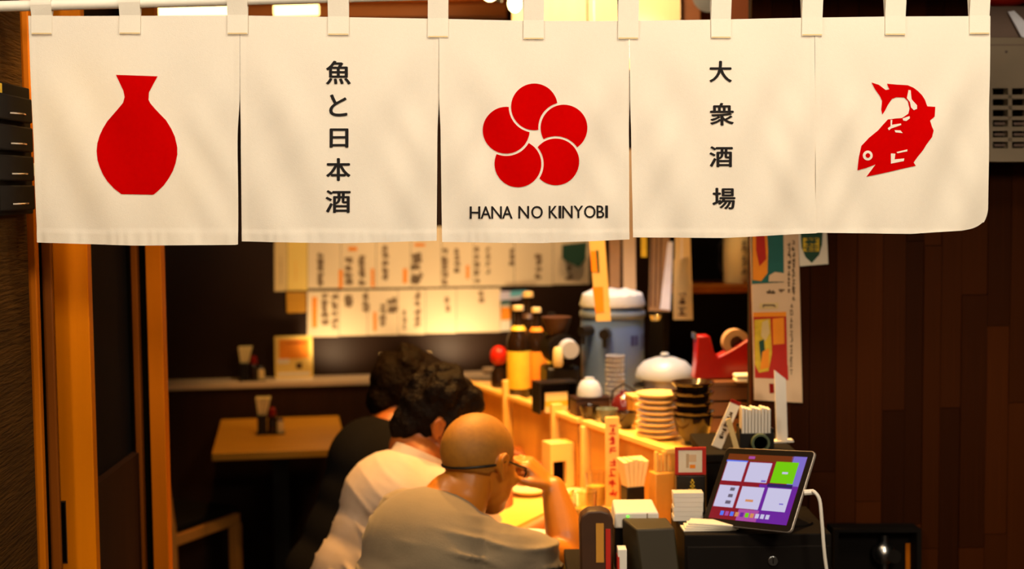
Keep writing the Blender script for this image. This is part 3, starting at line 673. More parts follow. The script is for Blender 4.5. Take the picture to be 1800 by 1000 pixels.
for (x0, y0, x1, y1, mt) in ((.015, .12, .275, .42, m_s_card), (.315, .12, .60, .42, m_s_card), (.645, .09, .925, .41, m_s_green), (.015, .49, .275, .82, m_s_card), (.315, .49, .60, .82, m_s_card), (.645, .485, .935, .82, m_s_card)):
    scr_uv(R4(x0, y0, x1, y1), mt, 'screen_tile', .0012, scn)
for (x0, y0, x1, y1, mt) in ((.17, .52, .23, .57, m_s_grey), (.17, .62, .23, .67, m_s_grey), (.16, .72, .23, .77, m_s_grey), (.41, .68, .51, .715, m_s_orange), (.53, .38, .59, .41, m_s_blue), (.76, .24, .83, .27, m_s_card), (.28, .03, .36, .07, m_s_pink), (.84, .70, .89, .72, m_s_blue)):
    scr_uv(R4(x0, y0, x1, y1), mt, 'screen_mark', .0016, scn)
for k, mt in enumerate((m_s_dot, m_s_pink, m_s_dot, m_s_orange, m_s_purp, m_s_green, m_s_orange, m_s_card, m_s_card, m_s_card)):
    u = .14 + .065 * k; scr_uv(R4(u, .88, u + .045, .945), mt, 'dock_icon', .0016, scn)
# stand behind the tablet and the white cable
sb = TM @ Vector((0.01, .0066, -.01)); sm_ = MB(); sm_.tube([sb, sb + Vector((.035, .030, -.03)), (.585, 2.955, .99), (.585, 2.955, DZ + .006)], .010)
sm_.lathe([(.048, 0), (.048, .004), (.012, .010)], (.580, 2.955, DZ + .0005)); sm_.build('tablet_stand', m_blackm, tb, world=True)
pc = TM @ Vector((W / 2 + .002, .003, .0)); cb = MB()
path = [pc, pc + Vector((.012, -.004, .002)), at(1432, 865, 2.76), at(1441, 880, 2.755), at(1445, 920, 2.752), at(1449, 970, 2.752), at(1455, 1020, 2.755), at(1460, 1090, 2.76)]
def smooth_path(P, n=6):
    P = [Vector(p) for p in P]; Q = [P[0]] + P + [P[-1]]; out = []
    for i in range(1, len(Q) - 2):
        for j in range(n):
            t = j / n; a, b, c, d = Q[i - 1], Q[i], Q[i + 1], Q[i + 2]
            out.append(.5 * ((2 * b) + (c - a) * t + (2 * a - 5 * b + 4 * c - d) * t * t + (3 * b - a - 3 * c + d) * t ** 3))
    return out + [P[-1]]
zf = Vector((path[-1].x, path[-1].y, .25)); path.append(zf); path.append(Vector((zf.x + .05, zf.y, .006))); path.append(Vector((zf.x + .3, zf.y + .1, .006)))
cab = thing('charging_cable', 'white charging cable looping from the tablet edge down past the drawer', 'cable', pc)
cb.tube(smooth_path(path), .0036).build('cord', m_white, cab, world=True)
MB().tube([pc - Vector((.002, 0, 0)), pc + Vector((.016, -.004, .002))], .0058).build('plug', m_white, cab, world=True)
# receipt printer with white lid
a_ = at(1085, 920, 2.93); pt = thing('receipt_printer', 'olive black receipt printer with white lid left of the cash drawer', 'printer', (.232, 2.862, SZ))
def hexa(mb, b, t): return mb.add(b + t, [(3, 2, 1, 0), (4, 5, 6, 7), (0, 1, 5, 4), (1, 2, 6, 5), (2, 3, 7, 6), (3, 0, 4, 7)])
hexa(MB(), [(.028, 0, 0), (.108, 0, 0), (.098, .085, 0), (-.004, .085, 0)], [(.018, .012, .105), (.098, .020, .105), (.088, .085, .112), (-.006, .085, .112)]).build('body', m_olive, pt, bevel=.004)
hexa(MB(), [(-.022, .088, .088), (.074, .088, .088), (.074, .20, .088), (-.022, .20, .088)], [(-.02, .088, .122), (.072, .088, .122), (.068, .19, .128), (-.018, .19, .128)]).build('lid', m_white, pt, bevel=.004)
MB().box(-.020, .072, .10, .20, 0, .088).build('rear_body', m_blackm, pt, bevel=.003)
MB().box(.047, .049, .0866, .0885, .092, .12).build('lid_seam', m_grey, pt)
MB().box(.004, .010, .0835, .0865, .1125, .1165).build('indicator_light', m_led, pt)['label'] = 'tiny green indicator light'
# brown rounded holder at far left of the stand
a_ = at(1070, 980, 2.93); bh = thing('menu_holder', 'brown rounded leather holder standing left of receipt printer', 'holder', (.165, 2.90, SZ))
P = [(-.028, 0), (.040, 0), (.040, .12), (.032, .133), (.015, .138), (-.012, .137), (-.026, .127), (-.030, .11)]
mb = MB(); k = len(P); mb.add([(x, 0, z) for x, z in P] + [(x, .05, z) for x, z in P], [tuple(range(k)), tuple(range(2 * k - 1, k - 1, -1))] + [((i + 1) % k, i, k + i, k + (i + 1) % k) for i in range(k)]); mb.build('case', m_brown, bh, bevel=.004)
MB().box(.004, .020, -.002, .001, .03, .112).build('orange_reflection', m_part, bh); MB().box(.024, .034, -.003, .001, .0, .10).build('red_slip', m_redp, bh)  # orange block stands in for a reflection inside the holder
a_ = at(1097, 995, 2.90); tb2 = thing('card_box', 'small white box with red edge between brown holder and printer', 'box', (.2120, 2.866, SZ))
MB().box(0, .018, 0, .035, 0, .065).build('box', m_white, tb2, bevel=.001); MB().box(-.001, .003, -.001, .036, 0, .05).build('red_edge', m_redp, tb2)
# white card stack, papers, black gift box, framed card
a_ = at(1185, 931, 2.97); wb = thing('card_stack', 'block of white cards on the drawer left of the tablet', 'cards', (a_.x, 2.975, DZ))
for k in range(6): MB().box(rng.uniform(-.001, .001), .062 + rng.uniform(-.001, .001), 0, .035, .0002 + .010 * k, .0098 + .010 * k).build('card', m_white, wb)
a_ = at(1205, 950, 2.87)
for k in range(4):
    pp = tag(MB().box(-.055, .055, -.022, .022, 0, .0035).build('paper_slip', m_paper, bevel=.0005), ['lowest cream receipt pad on drawer front below the tablet', 'second cream receipt pad up on the drawer below the tablet', 'third cream receipt pad up on the drawer below the tablet', 'topmost cream receipt pad of the small pile below the tablet'][k], 'paper', 'receipt pads on the drawer')
    move(pp, (.402 + .005 * k, 2.905 - .002 * k, DZ + .0003 + .004 * k), -.10 * k + .05)
a_ = at(1190, 911, 3.04); gb = thing('gift_box', 'black box with gold emblem under the red framed card', 'box', (a_.x, 3.045, DZ))
MB().box(0, .062, 0, .035, 0, .082).build('box', m_black, gb, bevel=.002)
mb = MB(); 
for (u0, u1, v0, v1) in ((.027, .040, .042, .046), (.026, .042, .050, .054), (.029, .039, .058, .062), (.030, .038, .066, .070), (.032, .036, .042, .075)): mb.box(u0, u1, -.0012, .0002, v0, v1)
mb.build('emblem', m_yel, gb)
fc = thing('framed_card', 'small picture card in red frame standing on the black box', 'picture', (a_.x - .002, 3.055, DZ + .0825))
fb = MB(); fb.box(0, .007, 0, .006, 0, .060); fb.box(.059, .067, 0, .006, 0, .060); fb.box(.007, .059, 0, .006, 0, .005); fb.box(.007, .059, 0, .006, .054, .060); fb.build('frame', m_redp, fc)
cd = MB().box(.0068, .0592, .002, .005, .0048, .0542).build('card', m_paper, fc)
MB().box(.024, .030, .0012, .0022, .015, .046).build('print', m_paperd, cd); MB().box(.030, .046, .0012, .0022, .028, .044).build('print', m_pink, cd); MB().box(.032, .044, .0012, .0022, .014, .022).build('print', m_orange, cd)
# dark cabinet with leaning tags and white cards
cbn = thing('side_cabinet', 'dark side cabinet between bar end and plank wall', 'cabinet', (.435, 3.18, 0))
MB().box(0, .205, 0, .26, .01, 1.02).build('body', m_blackm, cbn, bevel=.003); MB().box(-.004, .209, -.008, .262, 1.02, 1.04).build('top', m_blackm, cbn, bevel=.003); MB().box(.01, .195, -.006, 0, .1, .9).build('door', m_wains, cbn)
CZ = 1.041
a_ = at(1298, 790, 3.22); ch = thing('card_holder', 'black holder packed with upright white cards behind the tablet', 'holder', (a_.x, 3.20, CZ))
mb = MB(); mb.box(0, .078, 0, .004, 0, .040); mb.box(0, .078, .046, .05, 0, .055); mb.box(0, .004, .004, .046, 0, .05); mb.box(.074, .078, .004, .046, 0, .05); mb.box(.004, .074, .004, .046, 0, .004); mb.build('holder', m_black, ch)
for k in range(9): MB().box(.006 + .0074 * k, .0115 + .0074 * k, .006, .044, .005, .098 - .002 * (k % 3)).build('card', m_white, ch)
a0, a1 = at(1252, 797, 3.235), at(1283, 722, 3.235)
tg = thing('leaning_tag', 'slim cream tag with red tip leaning left of the white cards', 'tag', (a0.x, 3.235, CZ), mat=Matrix.Translation((a0.x + .010, 3.235, CZ + .003)) @ Matrix.Rotation(.40, 4, 'Y'))
MB().box(-.012, .012, 0, .004, 0, .108).build('slip', m_paper, tg); MB().box(-.012, .012, -.0005, .0045, .108, .116).build('red_tip', m_redbr, tg)
mb = MB(); marks(mb, lambda x, y: Vector((x, -.0007, y)), -.006, .02, .006, .09, 7, .25, 11); mb.build('lettering', m_grey, tg)
tg2 = thing('short_tag', 'short cream tag leaning against the card holder', 'tag', mat=Matrix.Translation((a0.x + .052, 3.20, CZ + .002)) @ Matrix.Rotation(-.28, 4, 'Y'))
MB().box(-.006, .006, 0, .004, 0, .075).build('slip', m_paper2, tg2)
tr = thing('tape_roll', 'small green roll of tape behind the top of tablet', 'tape', (at(1336, 775, 3.19).x, 3.185, CZ))
rp_ = []
mb = MB(); mb.lathe([(.016, -.006), (.021, -.006), (.021, .006), (.016, .006), (.016, -.006)], (0, 0, .0215), 20, Matrix.Rotation(PI / 2, 4, 'X')); mb.build('roll', M('green_tape', (.10, .13, .07), .4), tr)
s0, s1 = at(1375, 790, 3.31), at(1366, 650, 3.31)
ws = thing('white_stick', 'tall narrow white strip standing in front of the poster foot', 'strip', mat=Matrix.Translation((s0.x, 3.31, CZ)) @ Matrix.Rotation(-.035, 4, 'Y'))
hexa(MB(), [(-.013, 0, 0), (.013, 0, 0), (.013, .006, 0), (-.013, .006, 0)], [(-.013, 0, s1.z - CZ), (.013, 0, s1.z - CZ - .022), (.013, .006, s1.z - CZ - .022), (-.013, .006, s1.z - CZ)]).build('strip', m_white, ws); MB().box(-.025, .025, -.012, .02, 0, .004).build('foot', m_white, ws)

# ------------------------------------------------------------------ things on the pass shelf, near to far
def bowl_mesh(mb, r, h, foot=.5, t=.004):
    return mb.lathe([(r * foot * .9, 0), (r * foot, 0), (r * foot, .006), (r * .82, h * .45), (r, h), (r - t, h), (r * .82 - t, h * .5), (r * foot * .8, .012), (0.001, .011)], n=28)
a_ = at(1219, 800, 3.56); zb = BARZ
bx_, by_ = a_.x, 3.57
LB = ['bottom black lacquer bowl of the tall stack beside tape dispenser', 'second black lacquer bowl from the bottom of the stack', 'middle black lacquer bowl of the stack', 'fourth black lacquer bowl up the stack under the top one', 'topmost black lacquer bowl of the stack by the tape dispenser']
bproto = None
zz = zb + .0005
for k in range(5):
    if k == 0:
        o = thing('lacquer_bowl', LB[0], 'bowl', (bx_, by_, zz), 0, 'black lacquer bowls'); bowl_mesh(MB(), .051, .072, .42).build('bowl', m_lacq, o); zz += .062
    else:
        if bproto is None:
            bproto = thing('lacquer_bowl', LB[1], 'bowl', (bx_, by_, zz), 0, 'black lacquer bowls'); MB().lathe([(.030, .0), (.034, 0), (.040, .006), (.053, .020), (.054, .024), (.051, .024), (.038, .010), (.001, .009)], n=28).build('bowl', m_lacq, bproto); o = bproto
        else:
            o = copy_tree(bproto); o['label'] = LB[k]; move(o, (bx_ + rng.uniform(-.001, .001), by_, zz))
        zz += .0245
# stack of pale plates / slatted trays
a_ = at(1150, 790, 3.72); px_, py_ = at(1150, 790, 3.64).x + .012, 3.655
LT = ['lowest', 'second lowest', 'third from bottom', 'fourth from bottom', 'fourth from top', 'third from top', 'second from top', 'topmost']
pproto = None; zz = BARZ + .0005
for k in range(8):
    lab = f'{LT[k]} gold lit cream plate in the stack left of the black bowls'
    if pproto is None:
        pproto = thing('cream_plate', lab, 'plate', (px_, py_, zz), 0, 'cream plates on the pass shelf')
        MB().lathe([(.030, 0), (.034, 0), (.056, .010), (.058, .0145), (.055, .0145), (.034, .006), (.001, .0055)], n=28).build('plate', m_glaze, pproto); o = pproto
    else:
        o = copy_tree(pproto); o['label'] = lab; move(o, (px_ + rng.uniform(-.003, .003), py_ + rng.uniform(-.002, .002), zz))
    zz += .0150
# tape dispenser on a low wooden crate
CRX, CRY = .50, 3.72
m_crate = M('dark_crate_wood', (0.12, 0.045, 0.010), .5, var=.2, stretch=(.2, 2, 2)); cr = thing('wooden_crate', 'low brown wooden crate under the red tape dispenser', 'crate', (CRX, CRY, BARZ), YF)
for k in range(3): MB().box(0, .20, -.002, .004, .004 + .042 * k, .040 + .042 * k).build('slat', m_crate, cr)
for x0 in (0, .188): MB().box(x0, x0 + .012, .004, .14, .002, .125).build('side', m_crate, cr)
MB().box(0, .20, -.004, .144, .126, .136).build('lid', m_crate, cr); MB().box(.012, .188, .13, .138, .004, .122).build('back', m_crate, cr)
td = thing('tape_dispenser', 'bright red plastic tape dispenser with brown roll beside the poster', 'tape dispenser', (at(1222, 672, 3.75).x, 3.765, BARZ + .1362), YF)
sc_ = 3.77 / FPX
def TP(x, y): return ((x - 1215) * sc_, (672 - y) * sc_)
out = [TP(*p) for p in ((1215, 671), (1219, 640), (1220, 594), (1243, 594), (1250, 622), (1258, 632), (1285, 618), (1316, 598), (1336, 600), (1340, 640), (1338, 671))]
k = len(out); mb = MB(); mb.add([(x, 0, z) for x, z in out] + [(x, .055, z) for x, z in out], [tuple(range(k)), tuple(range(2 * k - 1, k - 1, -1))] + [((i + 1) % k, i, k + i, k + (i + 1) % k) for i in range(k)]); mb.build('body', m_redbr, td, bevel=.004)
rc = TP(1292, 612); mb = MB(); mb.lathe([(.018, -.018), (.036, -.018), (.036, .018), (.018, .018), (.018, -.018)], (rc[0], .0275, rc[1] + .006), 24, Matrix.Rotation(PI / 2, 4, 'X')); tro = mb.build('roll', m_kraft, td)
MB().box(TP(1216, 0)[0], TP(1219, 0)[0] + .001, .005, .05, TP(0, 600)[1], TP(0, 592)[1] + .003).build('cutter', m_steel, td)
tw = thing('folded_towel', 'small folded cream cloth on crate right of the dispenser foot', 'cloth', (at(1292, 672, 3.72).x, 3.70, BARZ + .1362), YF)
for k in range(2): MB().box(0, .085, 0, .045, .0004 + .011 * k, .0105 + .011 * k).build('fold', m_paper, tw, bevel=.004)
# domed grey steamer
a_ = at(1170, 700, 4.0); stm = thing('steamer_pot', 'grey pot with wide domed cloudy lid left of red dispenser', 'pot', (a_.x, 4.02, BARZ))
MB().lathe([(.058, 0), (.064, .004), (.064, .115), (.060, .118), (.001, .118)], n=28).build('pot', M('grey_metal', (.26, .26, .27), .4, .3), stm)
m_dome = M('grey_lid', (.27, .30, .37), .4, var=.06)
ld = MB().lathe([(.078, .108), (.084, .110), (.084, .118), (.078, .136), (.060, .155), (.030, .166), (.001, .168)], n=32).build('lid', m_dome, stm)
MB().lathe([(.010, .166), (.008, .170), (.013, .175), (.010, .180), (.001, .181)], n=16).build('knob', m_dome, ld)
for s_ in (-1, 1): MB().tube([(s_ * .062, -.02, .09), (s_ * .085, -.015, .088), (s_ * .085, .015, .088), (s_ * .062, .02, .09)], .005).build('handle', m_black, stm)
# blue water tank
a_ = at(1078, 700, 4.3); bt = thing('water_tank', 'big blue grey drink tank with white cloth on top and dark taps', 'drink tank', (a_.x, 4.32, BARZ))
R_ = 56 * 4.3 / FPX
MB().lathe([(R_ * .95, 0), (R_, .01), (R_, .27), (R_ * .98, .285), (R_ * .9, .30), (.001, .302)], n=36).build('body', m_blue, bt)
MB().lathe([(R_ + .002, .255), (R_ + .004, .258), (R_ + .004, .272), (R_ + .002, .275)], n=36).build('band', M('tank_band', (.13, .16, .22), .3), bt)
vsm = MB(); vsm.lathe([(.001, .303), (R_ * .6, .306), (R_ * .98, .300), (R_ * 1.03, .29), (R_ * 1.04, .296), (R_ * .95, .325), (R_ * .6, .338), (.001, .334)], n=36)
for p in vsm.v: p.z += .008 * noise.noise(Vector((p.x * 40, p.y * 40, 1))) * (1 if p.z > .3 else .2)
vsm.build('cloth_cover', m_cloudy, bt)
for px_t, yy in ((1062, 588), (1000, 585)):
    tp = at(px_t, yy, 4.19); c_ = Vector((tp.x - a_.x, tp.y - 4.32, tp.z - BARZ)); d_ = Vector((c_.x, c_.y, 0)).normalized(); p_ = d_ * (R_ - .004) + Vector((0, 0, c_.z))
    t_ = MB().cyl(p_, p_ + d_ * .045, .016).build('tap', m_black, bt); MB().tube([p_ + d_ * .035, p_ + d_ * .038 + Vector((0, 0, -.04))], .007).build('spout', m_black, t_)
m_navy = M('navy_label', (.02, .03, .16), .5)
for (x0, x1, y0, y1) in ((1107, 1120, 592, 610), (1128, 1138, 592, 618)):
    seg_ = []
    for xx in (x0, x1):
        o_ = (xx - 1078) * 4.25 / FPX; o_ = max(-R_ * .97, min(R_ * .97, o_)); yy_ = -math.sqrt(R_ * R_ - o_ * o_) - .0012; seg_.append((o_, yy_))
    zA, zB = at(1078, y1, 4.22).z - BARZ, at(1078, y0, 4.22).z - BARZ
    lb = MB(); lb.add([(seg_[0][0], seg_[0][1], zA), (seg_[1][0], seg_[1][1], zA), (seg_[1][0], seg_[1][1], zB), (seg_[0][0], seg_[0][1], zB)], [(0, 1, 2, 3)]); lb.build('label', m_navy, bt)
# cup tower, white bowl, maroon kettle
a_ = at(1081, 690, 4.05); cz = BARZ + .0005
cproto = None
for k in range(9):
    lab = ['lowest', 'second', 'third', 'fourth', 'fifth', 'sixth', 'seventh', 'eighth', 'topmost'][k] + ' cream paper cup of the tower in front of blue tank'
    if cproto is None:
        cproto = thing('paper_cup', lab, 'cup', (a_.x, 4.05, cz), 0, 'tower of paper cups')
        MB().lathe([(.021, 0), (.0225, .001), (.027, .060), (.0285, .062), (.0265, .063), (.021, .004), (.001, .003)], n=18).build('cup', m_cloudy, cproto)
    else:
        o = copy_tree(cproto); o['label'] = lab; move(o, (a_.x + rng.uniform(-.0015, .0015), 4.05, cz))
    cz += .0135
a_ = at(1036, 665, 4.0); zz = BARZ
bs = thing('wooden_box', 'small dark wooden box carrying the upturned white bowl', 'box', (a_.x, 4.0, zz), math.radians(15)); MB().box(-.05, .05, -.035, .035, 0, .055).build('box', m_brown, bs, bevel=.003); MB().box(-.052, .052, -.037, .037, .055, .06).build('lid', m_wains, bs)
ub = thing('white_bowl', 'upturned round white bowl in front of the blue tank', 'bowl', (a_.x, 4.0, zz + .0605)); MB().lathe([(.034, 0), (.036, .002), (.034, .022), (.026, .040), (.014, .048), (.014, .053), (.001, .053)], n=24).build('bowl', m_cloudy, ub)
a_ = at(1096, 668, 3.93); kt = thing('maroon_kettle', 'small maroon lacquer kettle with bright highlight below paper cups', 'kettle', (a_.x, 3.93, BARZ))
MB().lathe([(.022, 0), (.030, .004), (.036, .03), (.034, .055), (.022, .072), (.010, .078), (.008, .086), (.001, .087)], n=24).build('body', m_maroon, kt); MB().tube([(-.034, 0, .05), (-.03, 0, .085), (0, 0, .105), (.03, 0, .085), (.034, 0, .05)], .003).build('handle', m_black, kt); MB().tube([(.030, -.01, .04), (.045, -.015, .055), (.052, -.017, .066)], [.006, .005, .004]).build('spout', m_maroon, kt)
# black drink machine with pale knobs
a_ = at(985, 660, 4.25); dm = thing('drink_machine', 'black countertop machine with grey drum and cream knob left of blue tank', 'machine', (a_.x, 4.27, BARZ), math.radians(12))
MB().box(-.052, .052, -.05, .05, 0, .115).build('body', m_black, dm, bevel=.008)
MB().cyl((0, -.05, .165), (0, .06, .165), .048, n=24).build('drum', m_blackm, dm); MB().box(-.02, .02, -.03, .03, .11, .135).build('neck', m_black, dm)
MB().cyl((.012, -.085, .17), (.012, -.05, .17), .026, .03, n=20).build('dial', m_cloudy, dm); MB().lathe([(.012, 0), (.016, .01), (.014, .05), (.010, .058), (.001, .06)], (-.025, -.075, .12), 16).build('knob', m_cream, dm)
MB().box(-.03, -.022, -.08, -.05, .13, .14).build('knob_arm', m_black, dm)
hopper = MB().lathe([(.018, .205), (.030, .212), (.044, .25), (.046, .262), (.040, .262), (.001, .24)], (-.01, 0, 0), 20).build('hopper', m_brown, dm)
# sake bottles
def bottle(name, label, loc, h, r, lab_mat, cap_mat, body=m_bottle):
    o = thing(name, label, 'bottle', loc, rng.uniform(-.4, .4), 'bottles at the far end of the pass shelf')
    MB().lathe([(r * .9, 0), (r, .006), (r, h * .60), (r * .92, h * .66), (r * .42, h * .79), (r * .36, h * .84), (r * .36, h * .95), (r * .42, h * .955), (r * .42, h * .965), (.001, h * .965)], n=24).build('glass', body, o)
    MB().lathe([(r + .0006, h * .10), (r + .001, h * .11), (r + .001, h * .50), (r + .0006, h * .51)], n=24).build('label', lab_mat, o)
    MB().lathe([(r * .46, h * .95), (r * .48, h * .952), (r * .48, h), (r * .40, h * 1.004), (.001, h * 1.004)], n=16).build('cap', cap_mat, o)
    MB().lathe([(r * .66, h * .735), (r * .70, h * .737), (r * .52, h * .775), (r * .47, h * .785)], n=20).build('neck_label', lab_mat, o)
    return o
a_ = at(912, 690, 4.40); bottle('sake_bottle', 'dark bottle with tall yellow label, nearest of the bottles by red cap', (a_.x, 4.40, BARZ), .285, .036, m_yellabel, m_cream)
a_ = at(944, 690, 4.42); bottle('sake_bottle', 'dark bottle with orange label right of the yellow labelled bottle', (a_.x, 4.43, BARZ), .275, .032, m_orange, m_cream)
a_ = at(930, 690, 4.55); bottle('sake_bottle', 'taller dark bottle with cream cap behind the two labelled bottles', (a_.x, 4.56, BARZ), .315, .036, m_brown, m_cream)
a_ = at(960, 690, 4.50); bottle('sake_bottle', 'slim dark bottle with gold label beside the black machine', (a_.x + .02, 4.53, BARZ), .25, .026, m_yel, m_black)
a_ = at(874, 684, 4.62); rb_ = thing('red_capped_bottle', 'short dark bottle with big round red cap at counter far end', 'bottle', (a_.x + .006, 4.62, BARZ))
MB().lathe([(.022, 0), (.026, .004), (.026, .05), (.014, .068), (.012, .074), (.001, .074)], n=20).build('bottle', m_bottle, rb_); MB().ell((0, 0, .104), (.029, .029, .033)).build('cap', M('red_cap', (.6, .02, .006), .3), rb_)
# low front row on the shelf
a_ = at(975, 715, 4.18); lbx = thing('menu_stand_box', 'black open stand holding cream cards near dark bottles', 'stand', (a_.x, 4.10, BARZ), math.radians(18))
mb = MB(); mb.box(-.06, .06, .03, .036, 0, .085); mb.box(-.06, -.054, -.03, .03, 0, .085); mb.box(.054, .06, -.03, .03, 0, .085); mb.box(-.06, .06, -.03, .036, .085, .091); mb.build('frame', m_black, lbx)
MB().box(-.038, .03, -.02, -.012, .002, .06).build('card', m_cream, lbx); MB().box(-.038, .03, -.0205, -.0198, .02, .036).build('print', m_yel, lbx)
tyl = ['small dark bowl beside the black stand on the shelf front', 'small dark bowl right of another in front of white bowl', 'small dark bowl nearest the cream plates on the shelf']
for k, (pxx, d_) in enumerate(((1022, 3.92), (1052, 3.86), (1085, 3.80))):
    a_ = at(pxx, 740, d_); o = thing('small_bowl', tyl[k], 'bowl', (a_.x + .025, d_ + .01, BARZ), 0, 'small dark bowls on the shelf'); bowl_mesh(MB(), .030, .045, .5).build('bowl', m_lacq if k != 1 else M('celadon', (.12, .14, .09), .3), o)
a_ = at(1138, 690, 3.95); wc = thing('condiment_box', 'gold wooden condiment box in front of the domed pot', 'box', (a_.x - .005, 3.90, BARZ), math.radians(15))
MB().box(-.055, .055, -.04, .03, 0, .075).build('box', m_part, wc, bevel=.003); MB().box(-.057, .057, -.042, .032, .075, .081).build('lid', m_parte, wc); MB().box(-.02, .02, -.041, -.039, .02, .055).build('slip', m_brown, wc)

# ------------------------------------------------------------------ things on the counter itself
TZ = .801
def vstick(name, label, L, N, w_, h_, mat, seed, cat='sign'):
    o = thing(name, label, cat, cp(L, N, TZ), math.radians(8))
    MB().box(-w_ / 2, w_ / 2, 0, .008, .004, h_).build('board', mat, o, bevel=.002); MB().box(-w_ / 2 - .008, w_ / 2 + .008, -.012, .02, 0, .008).build('foot', mat, o)
    mb = MB(); marks(mb, lambda x, y: Vector((x, -.0006, y)), -w_ * .28, h_ * .12, w_ * .28, h_ * .92, 7, .22, seed); mb.build('lettering', m_redp, o)
    return o
vs_ = vstick('wooden_sign_stick', 'upright pale wooden tag with red characters on the counter', .33, .028, .036, .245, m_parte, 21); move(vs_, (at(1077, 900, 3.66).x, 3.66, TZ), math.radians(8))
def holder(label, px, d_, bz, w_, h_, nm='chopstick_box'):
    a_ = at(px, 850, d_); o = thing(nm, label, 'holder', (a_.x, d_, TZ), math.radians(20)); return o
o = holder('pale wooden chopstick box with dark slot against the far partition', 982, 3.97, TZ, .07, .13)
mb = MB(); mb.box(-.036, .036, .03, .036, 0, .125); mb.box(-.036, -.028, -.03, .03, 0, .125); mb.box(.012, .036, -.03, .03, 0, .125); mb.box(-.028, .012, -.03, .03, .075, .125); mb.box(-.028, .012, -.03, .03, 0, .008); mb.build('box', m_parte, o)
MB().box(-.027, .011, -.01, .028, .008, .074).build('dark_slot', m_darkgap, o)
o = holder('dark holder packed with fanned cream napkins behind receipt printer', 1112, 3.50, TZ, .07, .13, 'napkin_holder')
MB().box(-.024, .024, -.02, .02, 0, .098).build('holder', m_black, o, bevel=.002)
for k in range(5):
    x0 = -.018 + .009 * k - .004; sl = (k - 2) * .005
    hexa(MB(), [(x0, -.018, .099), (x0 + .008, -.018, .099), (x0 + .008, .018, .099), (x0, .018, .099)], [(x0 + sl - .002, -.022, .168 - abs(k - 2) * .003), (x0 + sl + .010, -.022, .168 - abs(k - 2) * .003), (x0 + sl + .010, .022, .168), (x0 + sl - .002, .022, .168)]).build('napkin', m_cream, o)
o = holder('brown wooden cup of upright sticks beside the napkin holder', 1163, 3.47, TZ, .06, .12, 'stick_cup')
MB().box(-.026, .026, -.02, .02, 0, .14).build('cup', m_part, o, bevel=.003)
for k in range(4): MB().box(-.018 + .010 * k, -.012 + .010 * k, -.008, .006, .141, .19 - .006 * (k % 2)).build('stick', m_parte, o)
def dish(name, label, px, py, prof, mat, cat='plate', z=TZ, n=28):
    p = on(px, py, z); o = thing(name, label, cat, (p.x, p.y, z)); MB().lathe(prof, n=n).build('dish', mat, o); return o
dish('white_plate', 'shiny white oval plate on the counter under the raised forearm', 932, 952, [(.030, 0), (.034, 0), (.062, .012), (.064, .016), (.060, .016), (.034, .006), (.001, .005)], m_white)
dish('side_plate', 'pale side plate farther along the counter past raised hand', 930, 868, [(.028, 0), (.032, 0), (.055, .012), (.057, .015), (.053, .015), (.030, .006), (.001, .005)], m_glaze)
o = dish('serving_dish', 'cream serving dish with food against the partition foot', 1014, 880, [(.028, 0), (.032, 0), (.058, .018), (.060, .022), (.056, .022), (.032, .008), (.001, .007)], m_glaze)
mb = MB()
for k in range(9):
    a_ = k * .9; mb.ell((.028 * math.cos(a_) * (k % 3) / 2, .028 * math.sin(a_) * (k % 3) / 2, .016 + .004 * (k % 2)), (.013, .012, .010), n=10, h=6)
mb.build('food', m_orange, o)
def tumbler(label, px, py, h=.10, r=.032, fill=m_yel):
    p = on(px, py, TZ); o = thing('beer_glass', label, 'glass', (p.x, p.y, TZ), 0, 'glasses on the counter')
    MB().lathe([(r * .8, 0), (r * .86, .003), (r, h), (r - .003, h), (r * .8, .01), (.001, .008)], n=24).build('glass', m_glass, o)
    MB().lathe([(r * .79, .0105), (r * .87, h * .62), (r * .86, h * .63), (.001, h * .63)], n=24).build('drink', fill, o); return o
M_beer = M('beer', (.75, .42, .04), .2, var=.05)
tumbler('half full beer glass on counter just beyond the raised forearm', 1028, 938, .105, .031, M_beer)
tumbler('beer glass by the partition left of wooden sign stick', 1048, 892, .095, .028, M_beer)
o = dish('cast_dish', 'small pink dish on the counter edge by the forearm elbow', 1030, 985, [(.018, 0), (.022, 0), (.034, .012), (.031, .012), (.020, .005), (.001, .004)], m_glaze)
bt_ = MB().box(-.008, .008, -.008, .008, .006, .020).build('morsel', m_redp, o)

# ------------------------------------------------------------------ hood, lamps, hanging strips
HP = Plane((0.25, 4.25, 0), YF)
hood = thing('cedar_hood', 'pale cedar board valance hanging over the kitchen above the noren', 'hood', (HP.hit(1070, 10).x, 4.25, 2.02), YF)
hx = [948, 1030, 1033, 1112, 1115, 1196]
for x0, x1 in ((900, 947), (948.5, 1031), (1034, 1113), (1116, 1196)):
    a, b = HP.hit(x0, 10), HP.hit(x1, 10); MB().slab([Vector((a.x, a.y, 2.02)), Vector((b.x, b.y, 2.02)), Vector((b.x, b.y, 2.58)), Vector((a.x, a.y, 2.58))], HP.n, .02).build('board', m_pale, hood, world=True)
a, b = HP.hit(895, 10), HP.hit(1200, 10); MB().slab([Vector((a.x, a.y, 1.99)), Vector((b.x, b.y, 1.99)), Vector((b.x, b.y, 2.018)), Vector((a.x, a.y, 2.018))], HP.n, .05).build('rail', m_parte, hood, world=True)
def beam(name, x0, y0, x1, y1, d, t, mat, label):
    q = [at(x0, y1, d), at(x1, y1, d), at(x1, y0, d), at(x0, y0, d)]; o = MB().slab(q, (0, -1, 0), t).build(name, mat, bevel=.004); return tag(o, kind='structure')
beam('trim_8', 1199, -60, 1232, 330, 4.30, .08, m_beam, '')
beam('trim_9', 1236, -60, 1420, 380, 4.42, .06, M('reddish_board', (.15, .036, .006), .6, var=.15, scale=10, stretch=WG), '')
